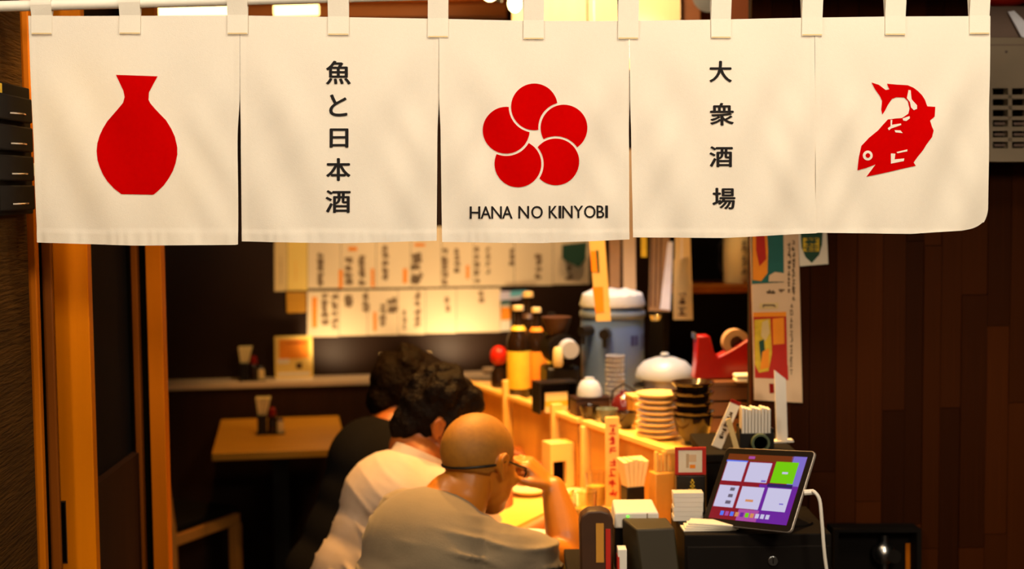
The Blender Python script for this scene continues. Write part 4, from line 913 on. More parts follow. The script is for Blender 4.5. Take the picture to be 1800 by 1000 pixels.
o = MB().slab([at(1440, 48, 4.0), at(1452, 60, 4.0), at(1570, -10, 4.0), at(1558, -24, 4.0)], (0, -1, 0), .05).build('trim_10', m_post); tag(o, kind='structure')
# ceiling timbers on the left
for k, (y0, y1, mt) in enumerate(((-30, 6, m_jamb), (9, 34, m_beam))):
    q = [at(140, y1, 4.7 + .1 * k), at(890, y1 - 6, 4.7 + .1 * k), at(890, y0 - 6, 4.7 + .1 * k), at(140, y0, 4.7 + .1 * k)]
    tag(MB().slab(q, (0, -1, 0), .1).build('trim_%d' % (11 + k), mt), kind='structure')
lf = thing('ceiling_light', 'long lit tube light high in the room seen above left noren panels', 'light', at(330, 22, 4.55))
a, b = at(258, 21, 4.55), at(405, 19, 4.55); MB().cyl(a, b, .016).build('tube', m_tube, lf, world=True)
MB().slab([a + Vector((-.02, .03, .02)), b + Vector((.02, .03, .02)), b + Vector((.02, .03, .06)), a + Vector((-.02, .03, .06))], (0, -1, 0), .05).build('housing', m_white, lf, world=True)
MB().tube([(a + b) / 2 + Vector((0, .05, .05)), Vector(((a.x + b.x) / 2, a.y + .05, 2.6))], .006).build('hanger', m_black, lf, world=True)
lf2 = thing('ceiling_light', 'short yellow lit lamp above second noren panel', 'light', at(515, 18, 4.5))
a, b = at(482, 19, 4.5), at(560, 17, 4.5); MB().cyl(a, b, .018).build('tube', m_tube, lf2, world=True); MB().tube([(a + b) / 2, Vector(((a.x + b.x) / 2, a.y, 2.6))], .006).build('hanger', m_black, lf2, world=True)
pl = at(862, -6, 4.05); pd = thing('pendant_lamp', 'small hanging spot lamp glowing over the bar above centre panel', 'lamp', (pl.x, pl.y, pl.z))
T_ = Matrix.Rotation(.5, 4, 'Y'); MB().lathe([(.020, .055), (.024, .05), (.036, 0), (.033, 0), (.018, .045), (.001, .046)], (0, 0, 0), 20, T_).build('shade', m_black, pd)
MB().ell((0, 0, .010), (.022, .022, .024), T_).build('bulb', m_bulb, pd); MB().tube([T_ @ Vector((0, 0, .05)), (.03, 0, .12), (.03, 0, 2.6 - pl.z)], .004).build('cord', m_black, pd)
for px_, d_, lab in ((905, 4.15, 'bright bare bulb hanging beside the cedar hood'),):
    p_ = at(px_, 6, d_); o = thing('bulb_lamp', lab, 'lamp', p_); MB().ell((0, 0, 0), (.020, .020, .026)).build('bulb', m_bulb, o); MB().cyl((0, 0, .022), (0, 0, .06), .014).build('socket', m_gold, o); MB().tube([(0, 0, .06), (0, 0, 2.6 - p_.z)], .003).build('cord', m_black, o)
p_ = at(1246, -8, 3.95); o = thing('paper_lantern', 'round pale paper lantern hanging right of the cedar hood', 'lantern', p_)
r_ = .045; m = MB(); m.lathe([(max(.006, r_ * math.sin(PI * j / 24)) * (1 + .02 * math.cos(j * PI)), -r_ * math.cos(PI * j / 24)) for j in range(25)], n=24); m.build('shade', m_lant, o); MB().tube([(0, 0, r_), (0, 0, 2.6 - p_.z)], .003).build('cord', m_black, o)
# rail with hanging strips, cloths and tags
rz = 1.78; RP = Plane((0.3, 4.55, 0), YF)
r0, r1 = RP.hit(1040, 300), RP.hit(1330, 300); rl = thing('hanging_rail', 'dark hanging rail at the kitchen back carrying cloths and tags', 'rail', (r0.x, r0.y, rz), YF)
MB().cyl((r0.x, r0.y, rz), (r1.x, r1.y, rz), .008).build('bar', m_black, rl, world=True)
for q in (r0, r1): MB().cyl((q.x, q.y, rz), (q.x, q.y, 2.6), .006).build('hanger', m_black, rl, world=True)
def hang(name, label, cat, poly, mat, off, t=.004, group=None):
    c = RP.hit(poly[0][0], poly[0][1], off); o = thing(name, label, cat, (c.x, c.y, c.z), YF, group)
    xm0 = RP.hit((poly[0][0]), 300, off); xm1 = RP.hit(poly[1][0], 300, off)
    pts = [RP.hit(x, y, off) for x, y in poly]; pts[0].z = rz - .02; pts[1].z = rz - .02
    MB().slab(pts[::-1], RP.n, t).build('sheet', mat, o, world=True)
    cx = (pts[0] + pts[1]) / 2; MB().tube([cx + Vector((0, 0, -.005)), Vector((cx.x, cx.y, rz + .009))] , .003).build('clip', m_black, o, world=True)
    return o
hang('brown_strip', 'brown paper strip hanging beside the yellow label strip', 'strip', [(1070, 300), (1092, 300), (1090, 506), (1072, 506)], m_kraft, .02)
hang('brown_strip', 'wider light brown strip hanging right of the narrow brown strip', 'strip', [(1093, 300), (1116, 300), (1118, 530), (1096, 514)], m_paperd, .02)
o = hang('brown_apron', 'brown cloth apron hanging under the fourth noren panel', 'apron', [(1148, 300), (1176, 300), (1178, 548), (1140, 546)], m_kraft, .015)
pr([(1174, 425), (1183, 425), (1178, 545), (1160, 543)], M('white_cloth', (.72, .70, .76), .9), 'white_band', .0165, RP, o)
for k, x_ in enumerate((1148, 1156, 1164)): pr([(x_, 300), (x_ + 2, 300), (x_ - 3, 540), (x_ - 6, 540)], m_brown, 'fold_seam', .0158, RP, o)
o = hang('cream_tag', 'cream paper tag with dim lettering hanging beside the brown apron', 'tag', [(1190, 452), (1208, 452), (1218, 562), (1184, 562)], m_paper2, .02)
o.children[0].data = MB().slab([_mw(o).inverted() @ RP.hit(*p, .02) for p in ((1184, 562), (1218, 562), (1212, 452), (1184, 456))], Vector((0, -1, 0)), .003).mesh('sheet', m_paper2)
mb = MB(); marks(mb, lambda x, y: RP.hit(x, y, .0215), 1192, 510, 1207, 555, 3, .16, 31); mb.build('lettering', m_brown, o, world=True)
MB().tube([RP.hit(1198, 455, .019), Vector((RP.hit(1200, 300, .019).x, RP.hit(1200, 300, .019).y, rz))], .002).build('string', m_white, o, world=True)
o = hang('yellow_tassel', 'small yellow tassel hanging between the brown strips and apron', 'tassel', [(1126, 300), (1138, 300), (1137, 452), (1127, 452)], m_yel, .02)
o = hang('ladle', 'steel ladle hanging in the dark gap right of tank', 'ladle', [(1150, 300), (1152, 300), (1153, 548), (1151, 548)], m_steel, -.01, .003)
p_ = RP.hit(1152, 556, -.015); m = MB(); m.lathe([(.002, -.018), (.016, -.012), (.024, .004), (.022, .004), (.014, -.009), (.001, -.014)], p_, 18); m.build('bowl', m_steel, o, world=True)
YP = Plane((.2, 3.95, 0), YF)
c = YP.hit(1055, 420); ys = thing('yellow_label_strip', 'tall yellow paper strip with orange and green blocks hanging before the blue tank', 'strip', (c.x, c.y, c.z), YF)
MB().slab([YP.hit(*p) for p in ((1048, 565), (1074, 564), (1060, 380), (1032, 380))], YP.n, .0015).build('strip', m_paper2, ys, world=True)
pr([(1038, 441), (1047, 441), (1050, 478), (1040, 478)], m_orange, 'orange_block', .001, YP, ys); pr([(1047, 440), (1052, 440), (1054, 479), (1050, 479)], m_green, 'green_block', .0011, YP, ys)
pr([(1041, 505), (1060, 504), (1062, 548), (1047, 550)], m_orange, 'orange_block', .001, YP, ys)
a = YP.hit(1046, 380); MB().tube([a, Vector((a.x, a.y, 2.59))], .0015).build('string', m_white, ys, world=True)
# dark shelf with jar at the right
shf = thing('kitchen_shelf', 'tall black open shelf in the dark corner behind red dispenser', 'shelf', (.50, 4.70, 0), YF)
MB().box(0, .60, .28, .30, .02, 2.2).build('back_panel', m_blackm, shf)
for x0 in (0, .58): MB().box(x0, x0 + .02, 0, .28, .0, 2.2).build('side_panel', m_blackm, shf)
sz = at(1280, 503, 4.70).z
for z_ in (sz - .022, .62, 1.75): MB().box(.021, .579, -.01, .279, z_, z_ + .022).build('shelf_board', m_jamb, shf)
a_ = at(1298, 500, 4.78); jr = thing('ceramic_jar', 'tall cream jar with faint lettering standing on the black shelf', 'jar', (a_.x, 4.82, sz + .0005))
MB().lathe([(.040, 0), (.044, .004), (.046, .08), (.045, .17), (.036, .19), (.034, .20), (.001, .20)], n=28).build('jar', m_cream, jr); MB().lathe([(.038, .2), (.039, .21), (.03, .222), (.001, .224)], n=24).build('lid', m_brown, jr)
mb = MB(); marks(mb, lambda x, y: Vector((x, -.0485 + x * x * 8, y)), .008, .03, .03, .15, 5, .2, 41); mb.build('lettering', m_grey, jr)
bk = MB().tube([(-.044, 0, .15), (-.058, 0, .13), (-.058, 0, .06), (-.046, 0, .03)], .005).build('handle', m_black, jr)

# ------------------------------------------------------------------ menu wall
m_inkf = M('faded_ink', (.27, .18, .10), .8)
m_menu = M('menu_paper', (.76, .60, .38), .8, var=.04, scale=6)
YELL = M('bright_yellow_paper', (.80, .56, .14), .8, var=.05, scale=5)  # one even yellow for the second sheet and the ledge card
UP = [(482, 505, 432, 512), (505, 541, 430, 511), (541, 599, 428, 507), (599, 661, 428, 507), (661, 722, 427, 506), (722, 776, 427, 505), (776, 832, 426, 504), (832, 904, 425, 503), (904, 972, 425, 502), (972, 1036, 424, 500)]
LO = [(540, 596, 512, 592), (596, 646, 511, 590), (646, 700, 510, 589), (700, 748, 509, 588), (748, 802, 508, 586), (802, 880, 507, 584)]
TXT = [(494, 450, 500, 6, 1, 0), (520, 460, 495, 5, 1, 3), (563, 444, 503, 7, 6, 0), (612, 452, 500, 4, 8, 0), (636, 448, 500, 5, 7, 0), (677, 430, 494, 5, 6, 0), (732, 440, 503, 5, 10, 0), (782, 436, 503, 5, 6, 0), (803, 436, 480, 4, 5, 0), (838, 432, 500, 5, 5, 0), (858, 432, 482, 4, 4, 0), (900, 436, 470, 3, 5, 0), (947, 445, 490, 4, 6, 0), (1000, 440, 492, 4, 7, 0),
       (599, 474, 506, 1, 5, 1), (620, 434, 441, 1, 11, 2), (655, 472, 504, 1, 4, 1), (712, 472, 498, 1, 5, 1), (738, 428, 433, 1, 13, 2), (822, 466, 490, 1, 4, 1),
       (571, 516, 570, 5, 7, 0), (588, 516, 578, 6, 6, 0), (614, 518, 542, 2, 9, 0), (643, 516, 548, 3, 7, 0), (673, 532, 576, 4, 6, 0), (690, 520, 548, 2, 10, 0), (711, 545, 580, 3, 4, 0), (734, 514, 577, 5, 6, 0), (786, 522, 548, 2, 5, 0), (846, 512, 532, 2, 6, 0), (553, 522, 576, 1, 6, 1), (659, 548, 582, 1, 4, 1)]
def BH(off): return lambda x, y: BW.hit(x, y, off)
nm_up = ['first', 'second', 'third', 'fourth', 'fifth', 'sixth', 'seventh', 'eighth', 'ninth', 'tenth']
for rown, rowt, rowl in (('upper', UP, UP), ('lower', LO, LO)):
    for k, (x0, x1, y0, y1) in enumerate(rowl):
        off = .003 + (.0012 if k % 2 else 0)
        ysk = (y1 - y0); yt_ = y0 - (28 if rown == 'upper' else 0)
        c = BW.hit((x0 + x1) / 2, y1, off)
        colr = 'bright yellow' if (rown == 'upper' and k == 1) else 'cream'
        o = thing('menu_sheet', f'{colr} handwritten menu sheet, {nm_up[k]} from left in the {rown} row on back wall', 'menu sheet', c, YI, 'menu sheets on the back wall')
        sl = -.012 * (x1 - x0)
        MB().slab([BW.hit(x0 + .4, y1, off), BW.hit(x1 - .4, y1 + sl, off), BW.hit(x1 - .4, yt_ + sl, off), BW.hit(x0 + .4, yt_, off)], BW.n, .001).build('paper', YELL if (rown == 'upper' and k == 1) else m_paper2 if rown == 'upper' and k == 0 else m_menu, o, world=True)
        ink = MB(); org = MB()
        for (tx, ty0, ty1, n, wd_, kind) in TXT:
            if x0 <= tx < x1 and (y0 - 10 <= ty0 <= y1) and (rown == ('upper' if ty0 < 508 else 'lower')):
                h = BH(off + .0012)
                if kind == 0: marks(ink, h, tx - wd_, ty0, tx + wd_, ty1, n, .34 if wd_ > 5 else .4, int(tx))
                elif kind in (1, 2): rect(org, h, tx - wd_ * .7, ty0, tx + wd_ * .7, ty1)
                else: marks(org, h, tx - wd_, ty0, tx + wd_, ty1, n, .3, int(tx))
        if ink.v: ink.build('brush_lettering', m_inkf, o, world=True)
        if org.v: org.build('orange_mark', m_orange, o, world=True)
c = BW.hit(520, 550, .004); o = thing('wood_plaque', 'small orange brown plaque on dark wall below the first menu sheets', 'plaque', c, YI)
MB().slab([BW.hit(*p, .012) for p in ((504, 550), (538, 549), (538, 513.5), (503, 513.5))], BW.n, .01).build('board', m_table, o, world=True, bevel=.002)
c = BW.hit(887, 580, .02); o = thing('bright_flyer', 'small flyer in blue, red and white at right end of lower menus', 'flyer', c, YI)
MB().slab([BW.hit(*p, .012) for p in ((880, 582), (898, 581), (896, 520), (882, 522))], BW.n, .001).build('paper', m_paper, o, world=True)
pr([(881, 540), (897, 540), (897, 562), (881, 563)], m_orange, 'print', .0135, BW, o); pr([(882, 522), (896, 520), (896, 534), (882, 536)], m_teal, 'print', .0135, BW, o)
cs = thing('folded_flyer', 'blue and white folded flyer pinned above the sake bottles', 'flyer', BW.hit(915, 520, .02), YI)
MB().slab([BW.hit(*p, .03) for p in ((878, 528), (912, 526), (932, 512), (880, 512))], BW.n, .002).build('paper', M('lilac_paper', (.55, .50, .62), .7), cs, world=True); pr([(896, 522), (914, 520), (926, 510), (898, 512)], M('sky_print', (.12, .42, .52), .6), 'print', .0315, BW, cs)
gp = thing('green_plate_sign', 'dark green leaf shaped sign hanging by the top menu row', 'sign', BW.hit(1010, 450, .04), YI)
MB().slab([BW.hit(*p, .05) for p in ((988, 455), (1018, 470), (1030, 455), (1032, 425), (988, 430))], BW.n, .006).build('board', m_green, gp, world=True)
# ledge: card stand, condiment caddy, white sign
LZ = zl + .0005
def ledge_pt(px): 
    p = BW.hit(px, 660, .09); return Vector((p.x, p.y, LZ))
o = thing('menu_card_stand', 'upright yellow and orange menu card standing on the back ledge', 'menu card', ledge_pt(517), YI)
s_ = 5.86 / FPX
MB().box(-33 * s_, 33 * s_, 0, .004, .004, 76 * s_).build('card', YELL, o); MB().box(-33 * s_, 33 * s_, -.02, .03, 0, .0038).build('foot', m_white, o)
for (x0, x1, z0, z1, mt) in ((-25, 27, 36, 70, m_orange), (-12, 22, 62, 66, m_redp), (-28, -8, 28, 36, m_paper), (4, 14, 18, 28, m_brown), (-28, 28, 6, 12, m_paper)): MB().box(x0 * s_, x1 * s_, -.0008, .001, z0 * s_, z1 * s_).build('print', mt, o)
m_chop = M('pale_chopsticks', (.95, .74, .34), .6)
def caddy(label, loc, rz_):
    o = thing('condiment_caddy', label, 'caddy', loc, rz_, 'condiment caddies')
    mb = MB(); mb.box(-.032, .004, -.03, .03, 0, .075); mb.build('chopstick_holder', m_black, o, bevel=.003)
    ch = MB()
    for k in range(4):
        for j in range(3):
            xa, ya = -.0285 + .0082 * k, -.020 + .016 * j; xb, yb = -.014 + (xa + .016) * 1.75, ya * 1.4
            hexa(ch, [(xa, ya, .0755), (xa + .007, ya, .0755), (xa + .007, ya + .008, .0755), (xa, ya + .008, .0755)], [(xb, yb, .138), (xb + .0125, yb, .138), (xb + .0125, yb + .012, .138), (xb, yb + .012, .138)])
    ch.build('chopsticks', m_chop, o)
    b = MB().lathe([(.017, 0), (.018, .004), (.018, .05), (.010, .068), (.001, .068)], (.024, -.005, 0), 18).build('sauce_bottle', m_bottle, o); MB().lathe([(.013, .068), (.015, .072), (.013, .094), (.006, .10), (.001, .101)], (.024, -.005, 0), 16).build('red_cap', m_redbr, b)
    b = MB().lathe([(.015, 0), (.016, .003), (.014, .045), (.001, .046)], (.052, 0, 0), 16).build('shaker', m_cream, o); MB().lathe([(.013, .046), (.012, .056), (.001, .058)], (.052, 0, 0), 16).build('shaker_lid', m_steel, b)
    MB().box(-.036, .070, -.034, .034, -.0, .003).build('tray', m_black, o)
    return o
cd1 = caddy('black condiment caddy with chopsticks and red capped bottle on the back ledge', ledge_pt(436) + Vector((0, 0, 0)), YI)
for z in (0,): pass
c = BW.hit(712, 640, .06); o = thing('wall_sign', 'small cream sign above ledge behind the rear diner', 'sign', (c.x, c.y, LZ), YI)
z1_ = BW.hit(712, 620, .06).z - LZ; MB().box(-44 * s_, 46 * s_, 0, .005, .0, z1_).build('board', m_cream, o); MB().box(-44 * s_, 46 * s_, -.02, .03, 0, .003).build('foot', m_white, o); MB().box(-2 * s_, 0 * s_, -.001, .001, .01, z1_).build('fold', m_paperd, o)
o = thing('small_box', 'small pale box on ledge left of red capped bottle', 'box', ledge_pt(862), YI); MB().box(-.03, .035, -.02, .03, 0, .022).build('box', m_paperd, o, bevel=.003); MB().box(-.03, .035, -.0212, -.0202, .002, .010).build('band', m_brown, o)

# ------------------------------------------------------------------ table and chairs at back left
tp = on(372, 797, .72); tq = on(612, 787, .72); TBR = math.radians(9)
tbl = thing('dining_table', 'small square light brown wooden table against the dark back wall', 'table', (tp.x, tp.y, 0), TBR)
TW, TD = .47, .74
MB().box(0, TW, 0, TD, .692, .72).build('tabletop', m_table, tbl, bevel=.003)
MB().box(TW / 2 - .03, TW / 2 + .03, TD / 2 - .03, TD / 2 + .03, .02, .691).build('pedestal', m_black, tbl); MB().box(TW / 2 - .16, TW / 2 + .16, TD / 2 - .2, TD / 2 + .2, .0, .02).build('base_plate', m_black, tbl, bevel=.004)
p_ = on(468, 762, .7205); caddy('black condiment caddy with chopsticks and red capped bottle on the table', (p_.x, p_.y, .7205), TBR)
def chair(label, loc, rz_, proto=None):
    if proto: o = copy_tree(proto); o['label'] = label; return move(o, loc, rz_)
    o = thing('dining_chair', label, 'chair', loc, rz_)     # faces +x
    MB().box(.005, .38, -.18, .18, .425, .455).build('seat', m_blackm, o, bevel=.008)
    for y in (-.19, .155): MB().box(.0, .385, y, y + .035, .385, .423).build('seat_rail', m_chair, o, bevel=.002)
    for y in (-.19, .155): MB().box(.36, .395, y, y + .036, 0, .384).build('leg', m_chair, o, bevel=.002)
    for y in (-.19, .155):
        T_ = Matrix.Identity(4); m = MB(); m.tube([(.012, y + .018, 0), (.0, y + .018, .43), (-.03, y + .018, .62), (-.085, y + .018, .86)], [.017, .020, .019, .016], 10); m.build('leg', m_chair, o)
    for z_, x_ in ((.80, -.075), (.62, -.034)): MB().box(x_ - .010, x_ + .010, -.17, .17, z_ - .035, z_ + .035).build('backrest', m_chair, o, bevel=.004)
    MB().box(.0, .39, -.185, -.165, .16, .19).build('stretcher', m_chair, o); MB().box(.0, .39, .165, .185, .16, .19).build('stretcher', m_chair, o)
    return o
chair('pale wooden chair with black seat partly hidden behind the orange door post', (-1.37, 5.03, 0), math.radians(65))

# ------------------------------------------------------------------ people
def organic(name, mb, mat, parent, voxel, smooth=8, warp=None, mats2=None, pick=None):
    me = mb.mesh(name + '_src', mat); o = bpy.data.objects.new('tmp', me); COL.objects.link(o)
    m = o.modifiers.new('r', 'REMESH'); m.mode = 'VOXEL'; m.voxel_size = voxel
    if smooth: s = o.modifiers.new('s', 'SMOOTH'); s.factor = .5; s.iterations = smooth
    dg = bpy.context.evaluated_depsgraph_get(); me2 = bpy.data.meshes.new_from_object(o.evaluated_get(dg)); bpy.data.objects.remove(o)
    n = len(me2.vertices); co = np.empty(n * 3); me2.vertices.foreach_get('co', co); co = co.reshape(-1, 3)
    if warp:
        nr = np.empty(n * 3); me2.vertices.foreach_get('normal', nr); nr = nr.reshape(-1, 3); co = warp(co, nr)
    Ti = np.array(_mw(parent).inverted()); co2 = co @ Ti[:3, :3].T + Ti[:3, 3]
    me2.vertices.foreach_set('co', co2.reshape(-1)); me2.update()
    me2.materials.clear(); me2.materials.append(mat)
    me2.polygons.foreach_set('use_smooth', [True] * len(me2.polygons))
    me2.name = name; ob = bpy.data.objects.new(name, me2); COL.objects.link(ob); ob.parent = parent; MW[ob.name] = _mw(parent).copy(); return ob
def headT(c, az, pitch, roll=0.0):
    az = math.radians(az); p = math.radians(pitch)
    f = Vector((math.sin(az) * math.cos(p), math.cos(az) * math.cos(p), -math.sin(p))); r = Vector((math.cos(az), -math.sin(az), 0)); u = r.cross(f)
    if roll: q = Matrix.Rotation(math.radians(roll), 3, f); r = q @ r; u = q @ u
    return Matrix(((r.x, f.x, u.x, c.x), (r.y, f.y, u.y, c.y), (r.z, f.z, u.z, c.z), (0, 0, 0, 1)))
def head(mb, T, ears=True):
    E = lambda c, r: mb.ell(c, r, None) if False else mb.ell((0, 0, 0), r, T @ Matrix.Translation(Vector(c)), 24, 14)
    C = lambda a, b, r0, r1: mb.cap(T @ Vector(a), T @ Vector(b), r0, r1)
    E((0, -.012, .022), (.075, .096, .086)); E((0, .030, -.02), (.066, .068, .075)); E((0, .048, -.055), (.054, .046, .056)); E((0, .060, -.092), (.036, .034, .026))
    C((-.034, .082, .006), (.034, .082, .006), .011, .011); C((0, .094, -.006), (0, .112, -.040), .008, .013); C((-.011, .100, -.045), (.011, .100, -.045), .009, .009)
    C((-.020, .088, -.072), (.020, .088, -.072), .008, .008); C((-.018, .086, -.080), (.018, .086, -.080), .008, .008)
    E((-.045, .062, -.032), (.022, .022, .020)); E((.045, .062, -.032), (.022, .022, .020))
    for s in (-1, 1):
        pts = [(s * .074, .004, -.012), (s * .084, .000, .010), (s * .089, -.016, .018), (s * .088, -.026, .004), (s * .084, -.020, -.018), (s * .077, -.006, -.036), (s * .074, .002, -.038)]
        for a, b in zip(pts, pts[1:]): C(a, b, .0058, .0058)
        E((s * .076, -.010, -.008), (.006, .018, .024)); C((s * .074, .006, -.010), (s * .076, .004, -.022), .006, .005)
    C((0, -.030, -.045), (0, -.040, -.10), .054, .056)
    return E, C
def eyes(T, parent):
    for s in (-1, 1): MB().ell((0, 0, 0), (.0115, .0115, .0115), T @ Matrix.Translation((s * .031, .078, -.012))).build('eye', m_eye, parent, world=True)
def hand(mb, wrist, palm, nrm, curl, spread=.018, side=1, scale=1.0):
    """palm: direction wrist->knuckles, nrm: back-of-hand normal; fingers curl away from nrm"""
    d = Vector(palm).normalized(); n = Vector(nrm); n = (n - d * n.dot(d)).normalized(); s = d.cross(n) * side
    W = Vector(wrist); k = W + d * .085 * scale
    for j, o_ in enumerate((-.028, -.009, .010, .028)):
        mb.cap(W + s * o_ * .55, k + s * o_ + n * (.004 if j in (1, 2) else 0), .014, .011)
    mb.ell((0, 0, 0), (.036, .012, .044), Matrix(((s.x, n.x, d.x, (W + d * .045).x), (s.y, n.y, d.y, (W + d * .045).y), (s.z, n.z, d.z, (W + d * .045).z), (0, 0, 0, 1))))
    for j, (o_, L) in enumerate(((-.029, .070), (-.0095, .079), (.0105, .074), (.029, .058))):
        p = k + s * o_; a = curl[j]; dd = d.copy(); r = .0088
        for q, fr_ in enumerate((.45, .32, .25)):
            a_ = a * (.7 if q == 0 else 1.0); dd = (dd * math.cos(a_) - n * math.sin(a_)).normalized(); n_ = n
            e = p + dd * L * fr_ * scale + s * (o_ * .06); mb.cap(p, e, r, r * .92, 12); p = e; r *= .92
            nn = n - dd * n.dot(dd); n = nn.normalized() if nn.length > 1e-4 else n
        n = Vector(nrm); n = (n - d * n.dot(d)).normalized()
    b = W + d * .025 + s * -.026; t1 = b + d * .032 - s * .022 - n * .014; t2 = t1 + d * .030 - s * .004 - n * .014; t3 = t2 + d * .022 + s * .004 - n * .008
    mb.cap(W + s * -.010, b, .014, .013); mb.cap(b, t1, .0125, .0105); mb.cap(t1, t2, .0102, .0092); mb.cap(t2, t3, .0090, .0078)
def torso_frame(hip, neck, az):
    az = math.radians(az); f = Vector((math.sin(az), math.cos(az), 0)); l = Vector((math.cos(az), -math.sin(az), 0)); t = (neck - hip).normalized(); ff = l.cross(t) * -1
    if ff.dot(f) < 0: ff = -ff
    return t, l, ff
def TF(c, l, f, t): return Matrix(((l.x, f.x, t.x, c.x), (l.y, f.y, t.y, c.y), (l.z, f.z, t.z, c.z), (0, 0, 0, 1)))
def torso(mb, hip, neck, t, l, f, g, SL, SR):
    Ln = (neck - hip).length; P = lambda a, o=0: hip + t * (Ln * a) + f * o
    B = lambda a, r, o=0: mb.ell((0, 0, 0), (r[0] + g, r[1] + g, r[2]), TF(P(a, o), l, f, t), 28, 16)
    B(.02, (.165, .125, .14)); B(.30, (.152, .112, .17)); B(.56, (.160, .116, .17)); B(.76, (.172, .118, .14), -.012); B(.88, (.135, .085, .085), -.012)
    for S_ in (SL, SR): mb.cap(neck - t * .045 - f * .012, S_, .058 + g, .058 + g); mb.ell((0, 0, 0), (.066 + g, .062 + g, .072 + g), TF(S_ - t * .012, l, f, t))
def legs(name, hip, f, l, parent, mat, sole_z=.0):
    mb = MB()
    for s in (-1, 1):
        h = hip + l * (.09 * s); k = h + f * .40 + l * (.05 * s); k.z = .50; a = k - f * .06; a.z = .10
        mb.cap(h, k, .090, .062); mb.cap(k, a, .060, .045)
    mb.ell((0, 0, 0), (.175, .135, .12), TF(hip - Vector((0, 0, .01)), l, f, Vector((0, 0, 1))))
    organic(name, mb, mat, parent, .012, 8)
    for s in (-1, 1):
        h = hip + l * (.09 * s); k = h + f * .40 + l * (.05 * s); a = k - f * .06; a.z = .05
        T_ = TF(Vector((a.x, a.y, .05)) + f * .06, l, f, Vector((0, 0, 1))); m = MB(); m.ell((0, 0, 0), (.045, .125, .048), T_)
        for v in m.v: v.z = max(v.z, .002)
        m.cap((a.x, a.y, .06), (a.x, a.y, .12), .047, .045); m.build('shoe', m_blackm, parent, world=True)
def stool(label, hip, az):
    o = thing('counter_stool', label, 'stool', (hip.x, hip.y, 0), math.radians(-az), 'stools at the bar')
    MB().lathe([(.15, .365), (.165, .372), (.165, .395), (.155, .405), (.001, .408)], n=28).build('seat', m_blackm, o); MB().cyl((0, 0, .02), (0, 0, .364), .022).build('column', m_black, o); MB().lathe([(.17, 0), (.17, .01), (.04, .02), (.001, .02)], n=28).build('base', m_black, o)
def fold_warp(axis, amp=.004, wl=.05, mask=None, seed=0, bias=.25):
    A = Vector(axis)
    def w(co, nr):
        out = co.copy()
        for i in range(len(co)):
            p = Vector(co[i]); q = p.dot(A)
            n1 = noise.noise(Vector((p.x * 4 + seed, p.y * 4, p.z * 4))); n2 = noise.noise(Vector((p.x * 7, p.y * 7 + seed, p.z * 7 - seed)))
            g = max(0.0, min(1.0, n2 * 1.6 + bias)) * (mask(p) if mask else 1.0)
            r = abs(math.sin(q * PI / wl + 2.6 * n1)); r2 = abs(math.sin(q * PI / (wl * .57) + 3.4 * n2))
            h = amp * g * ((1 - r) ** 2 * 2.0 - .5) + amp * .35 * g * (1 - r2) ** 2
            out[i] += nr[i] * h
        return out
    return w

# --- diner 1: shaved head, taupe tee, hand raised to the glasses
def person(label, base): return thing('person', label, 'person', base)
az = 50; f = Vector((math.sin(math.radians(az)), math.cos(math.radians(az)), 0)); l = Vector((math.cos(math.radians(az)), -math.sin(math.radians(az)), 0))
HC = at(843, 810, 3.24); NB = at(792, 880, 3.19); HIP = NB - f * .245; HIP.z = .515
SR = at(878, 978, 3.09); SL = at(712, 912, 3.31)
b1 = person('shaven-headed man in taupe t-shirt and glasses, elbow on counter, hand at his temple', (HIP.x, HIP.y, 0))
t, _, ff = torso_frame(HIP, NB, az)
HT = headT(HC, 40, 16, -4)
mb = MB(); head(mb, HT)
mb.cap(HT @ Vector((0, -.040, -.085)), NB + t * .005, .056, .062); mb.cap(NB, NB - t * .08, .064, .075)
torso(mb, HIP, NB, t, l, ff, -.016, SL, SR)
ELB = at(1004, 982, 3.25); WR = at(973, 858, 3.31)
mb.cap(SR, ELB, .050, .042); mb.cap(ELB, ELB.lerp(WR, .35), .043, .047); mb.cap(ELB.lerp(WR, .35), WR, .047, .029)
KN = at(936, 823, 3.315); hand(mb, WR, KN - WR, Vector((.50, -.25, .80)), (.50, .62, .74, .86), side=1, scale=.98)
EL2 = SL + f * .20 + Vector((0, 0, -.14)) + l * .02; WL2 = EL2 + f * .20 + l * .10; WL2.z = .835; EL2.z = max(EL2.z, .86) if False else EL2.z
mb.cap(SL, EL2, .048, .040); mb.cap(EL2, WL2, .040, .027); hand(mb, WL2, (f + l * .5).normalized() + Vector((0, 0, -.08)), Vector((0, 0, 1)), (.2, .22, .25, .28), side=-1, scale=.85)
body1 = organic('body', mb, m_skin_b, b1, .0052, 5)
mb = MB(); torso(mb, HIP, NB - t * .006, t, l, ff, .006, SL, SR)
mb.cap(SR, SR.lerp(ELB, .47), .074, .062); mb.cap(SL, SL.lerp(EL2, .62), .074, .064)
nbp = NB.copy()
def mk1(p): return min(1.0, max(.15, (NB.z + .02 - p.z) / .10))
organic('t_shirt', mb, m_tee, b1, .0065, 12, fold_warp((.22, .10, .97), .0075, .048, mk1, 2.0))
TS = TF(NB + t * -.012 + ff * .004, l, ff, t); mb = MB(); mb.lathe([(.066, -.016), (.074, -.016), (.072, .004), (.066, .012), (.060, .010), (.060, -.006), (.066, -.016)], (0, 0, 0), 28, TS); mb.build('collar', m_tee, b1, world=True)
mb = MB(); mb.ell((0, 0, 0), (.0762, .0972, .0872), HT @ Matrix.Translation((0, -.012, .022)), 36, 22)
keep = MB(); inv = HT.inverted()
